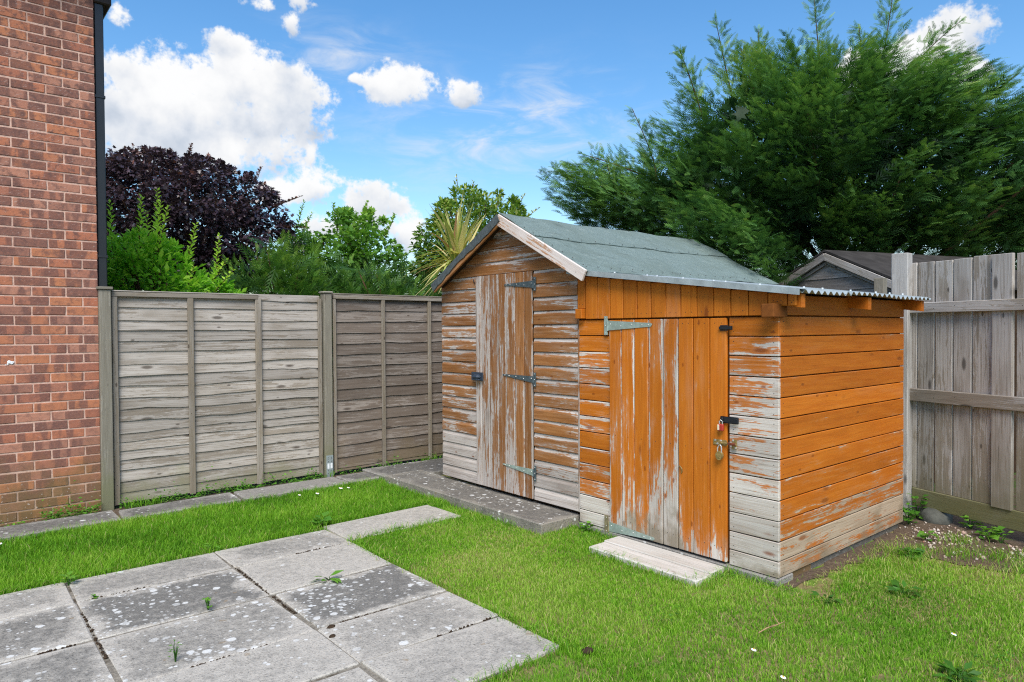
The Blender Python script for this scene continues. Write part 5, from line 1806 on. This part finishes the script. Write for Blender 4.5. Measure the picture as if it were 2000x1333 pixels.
# longer tufts along edges
E = []
for (x0, y0, x1, y1, n, sp) in ((2.19, 2.26, 2.19, 4.35, 900, .022), (1.42, 2.24, 2.19, 2.24, 350, .02), (.0, 4.745, 2.2, 4.745, 1300, .02), (-.4, 5.945, 3.3, 5.945, 1300, .025), (3.275, 3.6, 3.275, 5.8, 900, .018), (3.285, 3.585, 3.6, 3.585, 160, .02),
                                (3.27, 2.3, 3.27, 3.14, 500, .02), (3.3, 2.29, 3.6, 2.29, 260, .03), (3.60, 3.14, 3.60, 3.55, 160, .012), (3.30, 3.14, 3.58, 3.14, 120, .02), (2.2, 4.375, 3.13, 4.375, 420, .018), (2.25, 4.84, 3.13, 4.84, 420, .018), (3.60, 2.0, 3.60, 2.3, 160, .012), (3.0, 5.75, 3.32, 5.95, 200, .04)):
    f = rng.uniform(0, 1, n)
    c = np.column_stack([x0 + (x1 - x0) * f, y0 + (y1 - y0) * f]) + rng.normal(0, sp, (n, 2))
    E.append(c[rng.uniform(0, 1, n) < np.clip(.6 + .5 * vnoise(c, 14, 31), .1, 1)])
E = np.vstack(E)
n = len(E)
te = np.where(rng.uniform(0, 1, n) < .12, rng.uniform(.85, 1, n), rng.uniform(.3, .7, n))
g = setting('edge_grass', blades('edge_grass', E, rng.uniform(.025, .075, n), rng.uniform(.0025, .0045, n), te, M['grass'], lean=1.3))
g['kind'] = 'stuff'
# tufts on the bare soil
cs = np.array([(4.55, 1.62), (4.85, 1.70), (5.0, 1.52), (5.12, 1.35), (4.95, 1.18), (5.3, 1.62), (4.4, 1.78), (5.25, 1.2), (4.72, 1.80), (5.05, 1.0)])
E = np.vstack([c + rng.normal(0, .055, (260, 2)) * [1.4, 1] for c in cs])
n = len(E)
te = np.where(rng.uniform(0, 1, n) < .3, rng.uniform(.85, 1, n), rng.uniform(.3, .65, n))
g = setting('soil_grass', blades('soil_grass', E, rng.uniform(.02, .07, n), rng.uniform(.002, .004, n), te, M['grass'], z0=-.008, lean=1.0))
g['kind'] = 'stuff'


def leaf_cloud(name, pos, size, tint, mat, flat=.6):
    n = len(pos)
    az = rng.uniform(0, 2 * math.pi, n)
    ax = np.stack([np.cos(az), np.sin(az), rng.uniform(-.1, flat, n)], 1)
    X, Y, Z = frame(ax, np.tile([0, 0, 1.0], (n, 1)) + rng.normal(0, .4, (n, 3)))
    tv = LEAF_V * [1, 1.35, 1]
    V, T = scatter(tv, LEAF_T, pos, X, Y, Z, size)
    return tri_mesh(name, V, T, mat, np.clip(np.repeat(tint, len(tv)), 0, 1))


# clover and moss patches in the front lawn
cl = lawn_points(26000, (1.5, 4.8, -.2, 4.4))
cl = cl[(vnoise(cl, 5, 61) + .4 * vnoise(cl, 19, 62) > .75) & (soilness(cl) < .3)][:6500]
o = setting('clover', leaf_cloud('clover', np.column_stack([cl, rng.uniform(.004, .022, len(cl))]), rng.uniform(.009, .017, len(cl)), rng.uniform(.15, .75, len(cl)), M['weed']))
o['kind'] = 'stuff'
# low weeds in the strip between path and fence
pos = []
for x0, x1, n, hh in ((.15, .30, 60, .05), (.62, 1.02, 520, .085), (.32, .55, 50, .03), (1.16, 1.5, 160, .05), (1.45, 2.2, 520, .07), (2.1, 2.9, 420, .06), (2.6, 2.95, 200, .05), (3.1, 3.55, 120, .04), (3.5, 3.9, 260, .06), (3.9, 4.4, 160, .05)):
    x = rng.uniform(x0, x1, n)
    y = 6.40 - np.abs(rng.normal(0, .045, n))
    z = np.abs(rng.normal(0, hh * .6, n)) * np.clip(1 + .8 * vnoise(np.column_stack([x, y]), 18, 41), .1, 2)
    pos.append(np.column_stack([x, y, z + .005]))
pos = np.vstack(pos)
o = setting('weeds', leaf_cloud('weeds', pos, rng.uniform(.014, .032, len(pos)), rng.uniform(.3, .9, len(pos)), M['weed']))
o['kind'] = 'stuff'
E = np.column_stack([rng.uniform(1.2, 4.3, 1700), 6.39 - np.abs(rng.normal(0, .04, 1700))])
E = E[vnoise(E, 6, 43) + .3 * vnoise(E, 20, 44) > -.1]
n = len(E)
g = setting('fence_grass', blades('fence_grass', E, rng.uniform(.03, .11, n), rng.uniform(.003, .005, n), rng.uniform(.3, .75, n), M['grass'], z0=.0, lean=.8))
g['kind'] = 'stuff'


# ------------------------------------------------------------------ small things
def weed(label, x, y, r, n, hgt, z=0.0, tint=(.3, .8), size=.5, name='weed', group=None):
    a = rng.uniform(0, 2 * math.pi, n)
    rr = r * np.sqrt(rng.uniform(0, 1, n))
    pos = np.column_stack([np.cos(a) * rr * .5, np.sin(a) * rr * .5, rng.uniform(.1, 1, n) * hgt])
    ax = np.column_stack([np.cos(a), np.sin(a), rng.uniform(-.2, .5, n)])
    X, Y, Z = frame(ax, np.tile([0, 0, 1.0], (n, 1)) + rng.normal(0, .3, (n, 3)))
    tv = LEAF_V * [1, 1.7 if size > .4 else .8, 1]
    V, T = scatter(tv, LEAF_T, pos, X, Y, Z, r * rng.uniform(.5, 1.0, n))
    st = []
    o = obj(name, tri_mesh(name, V, T, M['weed'], np.clip(np.repeat(rng.uniform(*tint, n), len(tv)), 0, 1)), None, Matrix.Translation((x, y, z)))
    tag(o, label, 'weed', group)
    V, Fs = join([tube([(0, 0, -.01), tuple(p * .6), tuple(p)], [.0025, .002, .001], 4) for p in pos[:8]])
    obj('stem', mesh('stem', V, Fs, M['weed']), o, Matrix.Translation((x, y, z)))
    return o


weed('flat green weed with pointed leaves lying on the paving', 1.757, 3.755, .10, 7, .02, .006, (.55, .9), .3)
weed('upright seedling growing in a paving joint beside the dark slab', 1.085, 3.765, .035, 12, .07, .004, (.5, .9), .5)
weed('feathery seedling in the joint of the nearest paving row', .80, 3.26, .028, 16, .085, .004, (.4, .8), .3)
weed('pale green weed at the lawn corner of the paving joint', .585, 4.66, .045, 16, .05, .004, (.5, 1.0), .5)
weed('tiny weed at the paving edge below the lawn strip', .66, 4.33, .03, 9, .02, .004, (.5, .9), .5)
weed('weed with rounded leaves beside the gravel board', 5.70, 1.66, .075, 20, .10, -.005, (.5, .95), .6)
weed('broad leaved weed in the gravel in front of the low board', 5.52, 1.50, .085, 22, .09, -.005, (.45, .95), .6)
weed('large round leaved weed nearest the hanging fence board', 5.48, 1.42, .075, 9, .10, -.005, (.6, 1.0), .6)
weed('bright weed at the foot of the fence by the frame edge', 5.50, 1.20, .08, 14, .09, -.005, (.6, 1.0), .6)
weed('dark nettle like weed at the rear corner of the orange shed', 5.50, 2.00, .075, 30, .14, -.005, (.2, .7), .6)
weed('climbing weed leaves against the base of the pale post', 5.72, 2.02, .07, 26, .17, -.005, (.25, .75), .6)
weed('small weed alone on the soil before the grey stone', 5.20, 1.78, .06, 12, .05, -.005, (.5, .9), .6)
weed('blue green dandelion rosette in the lawn before the soil', 4.05, 1.50, .09, 18, .035, -.005, (.1, .4), .3)
weed('grey green dandelion rosette in the lawn near the shed corner', 3.62, 1.72, .075, 14, .03, -.005, (.05, .35), .3)
weed('dark weed clump where lawn meets soil beside the shed', 4.72, 1.72, .075, 34, .04, -.005, (.1, .45), .5)
weed('tuft of leaves at the path edge beside the first paving slab', 1.41, 4.77, .05, 12, .04, .0, (.6, 1.0), .4)
weed('leafy tuft beside the light stepping slab in the lawn', 2.22, 4.86, .08, 20, .06, -.005, (.4, .8), .5)
weed('little weed under the left end of the low orange shed', 3.585, 3.44, .06, 20, .06, -.005, (.6, 1.0), .5)
weed('broad dark green weed patch in the foreground lawn corner', 3.22, .98, .08, 40, .035, -.005, (.1, .5), .4)


def daisy(label, x, y, z=.035, r=.012):
    o = obj('daisy', mesh('daisy', *join([disc((0, 0, .0), (0.15, -.2, 1), r, .003, 9)]), M['petal']), None, Matrix.Translation((x, y, z)))
    tag(o, label, 'daisy', 'daisies in the lawn')
    V, Fs = disc((0, 0, .0028), (0.15, -.2, 1), r * .38, .003, 7)
    obj('daisy_eye', mesh('daisy_eye', V, Fs, M['yolk']), o, Matrix.Translation((x, y, z)))
    V, Fs = tube([(0, 0, -z - .01), (.003, 0, 0)], .001, 4)
    obj('stem', mesh('stem', V, Fs, M['weed']), o, Matrix.Translation((x, y, z)))


daisy('lone white daisy in the lawn at the lower right', 3.582, 1.11)
daisy('white daisy in the front lawn nearest the patio', 2.748, 1.627)
daisy('white daisy in the lawn strip, nearest the path', 2.414, 5.728)
daisy('white daisy lying between the other two near the metal foot post', 2.554, 5.677, r=.016)
daisy('larger white daisy in the lawn strip before the metal foot post', 2.80, 5.73, r=.018)
daisy('smaller daisy touching the larger one in the lawn strip', 2.86, 5.70, r=.013)
daisy('white daisy at the far left end of the lawn strip', .334, 5.753, r=.014)
daisy('half hidden daisy at the bottom edge of the front lawn', 2.62, 1.42, r=.012)

V, Fs = join([tube([(-.10, .02, 0), (-.04, .012, .008), (.02, -.006, .012), (.10, 0, .004)], [.003, .0035, .003, .001], 5), tube([(-.03, .01, .008), (-.02, -.02, .03), (-.03, -.03, .05)], [.0025, .002, .001], 5), tube([(.04, -.004, .01), (.06, .03, .03), (.06, .04, .06)], [.0025, .002, .001], 5)])
o = obj('twig', mesh('twig', V, Fs, M['twig']), None, Matrix.Translation((3.03, 1.69, .03)))
tag(o, 'forked dry brown twig lying on the front lawn', 'twig')


def lump(name, r, flat, seed, mat, k=10):
    r_ = np.random.default_rng(seed)
    V, Fs = [], []
    rows = 6
    for i in range(rows + 1):
        th = math.pi * i / rows
        for j in range(k):
            ph = 2 * math.pi * j / k
            f = r * (1 + r_.uniform(-.16, .16))
            V.append((f * math.sin(th) * math.cos(ph), f * math.sin(th) * math.sin(ph) * .75, f * math.cos(th) * flat))
    for i in range(rows):
        for j in range(k):
            Fs.append((i * k + j, (i + 1) * k + j, (i + 1) * k + (j + 1) % k, i * k + (j + 1) % k))
    return mesh(name, V, Fs, mat, smooth=True)


o = obj('stone', lump('stone', .17, .50, 5, M['stone']), None, Matrix.Translation((5.80, 1.93, .0)) @ Matrix.Rotation(R(20), 4, 'Z'))
tag(o, 'flat grey stone half buried under the gravel board', 'stone')
for i, (x, y, r, lab) in enumerate(((1.47, 3.13, .022, 'crumb of dark earth in the paving joint, larger one'), (1.43, 3.03, .018, 'crumb of dark earth beside the paving joint crossing'), (2.235, 2.14, .03, 'dark earth clod in the grass beside the patio corner'))):
    V = []
    o = obj('earth_clod', lump('earth_clod', r, .5, 20 + i, M['dirtclod'], 8), None, Matrix.Translation((x, y, .006)))
    tag(o, lab, 'clod', 'clods of earth')

# moss and crumbs filling parts of the paving joints
J = []
for (x0, y0, x1, y1, n) in ((1.408, 2.5, 1.408, 4.7, 150), (.575, 3.2, .575, 4.7, 120), (.6, 3.155, 1.38, 3.155, 90), (1.42, 3.155, 2.0, 3.155, 160), (1.45, 4.325, 2.15, 4.325, 80), (1.43, 2.715, 2.15, 2.715, 60), (.6, 4.325, 1.38, 4.325, 60), (.25, 3.745, .57, 3.745, 60)):
    f = rng.uniform(0, 1, n) ** 1.3
    n = int(n * .55)
    f = np.clip(f[:n] * .45 + rng.uniform(0, .55), 0, 1)
    J.append(np.column_stack([x0 + (x1 - x0) * f, y0 + (y1 - y0) * f]) + rng.normal(0, .004, (n, 2)))
J = np.vstack(J)
CH = np.array([(-.5, -.4, 0), (.5, -.45, 0), (.4, .45, 0), (-.45, .4, 0), (0.05, 0, .55), (-.1, .1, -.4)])
CT = np.array([(0, 1, 4), (1, 2, 4), (2, 3, 4), (3, 0, 4), (1, 0, 5), (2, 1, 5), (3, 2, 5), (0, 3, 5)])
n = len(J)
az = rng.uniform(0, 6.3, n)
X = np.stack([np.cos(az), np.sin(az), rng.normal(0, .2, n)], 1)
X, Y, Z = frame(X, np.tile([0, 0, 1.0], (n, 1)))
V, T = scatter(CH, CT, np.column_stack([J, np.full(n, .0)]), X, Y, Z, rng.uniform(.004, .014, n))
o = setting('joint_dirt', tri_mesh('joint_dirt', V, T, M['dirtclod'], None))
o['kind'] = 'stuff'

# pale stone chips on the bare soil
n = 560
C_ = np.array([(5.25, 1.78), (5.35, 1.62), (5.5, 1.70), (5.35, 1.22), (5.2, 1.10), (5.45, 1.05), (5.05, 1.55), (5.45, 1.9)])
G = C_[rng.choice(len(C_), n, p=[.14, .14, .08, .2, .22, .12, .05, .05])] + rng.normal(0, .10, (n, 2))
G = G[(soilness(G) > .45) & (G[:, 0] < 5.9)]
n = len(G)
az = rng.uniform(0, 6.3, n)
X, Y, Z = frame(np.stack([np.cos(az), np.sin(az), rng.normal(0, .3, n)], 1), np.tile([0, 0, 1.0], (n, 1)) + rng.normal(0, .3, (n, 3)))
V, T = scatter(CH, CT, np.column_stack([G, np.full(n, -.002)]), X, Y, Z, rng.gamma(2.4, .0036, n) + .004)
o = setting('gravel', tri_mesh('gravel', V, T, M['chips'], np.repeat(rng.uniform(0, 1, n), 6)))
o['kind'] = 'stuff'
# dry clippings beside the shed
n = 420
E = np.column_stack([rng.uniform(3.75, 5.2, n), 1.93 - np.abs(rng.normal(0, .07, n))])
g = setting('dry_grass', blades('dry_grass', E, rng.uniform(.006, .02, n), rng.uniform(.002, .004, n), rng.uniform(.86, 1, n), M['grass'], z0=-.004, lean=4.0))
g['kind'] = 'stuff'
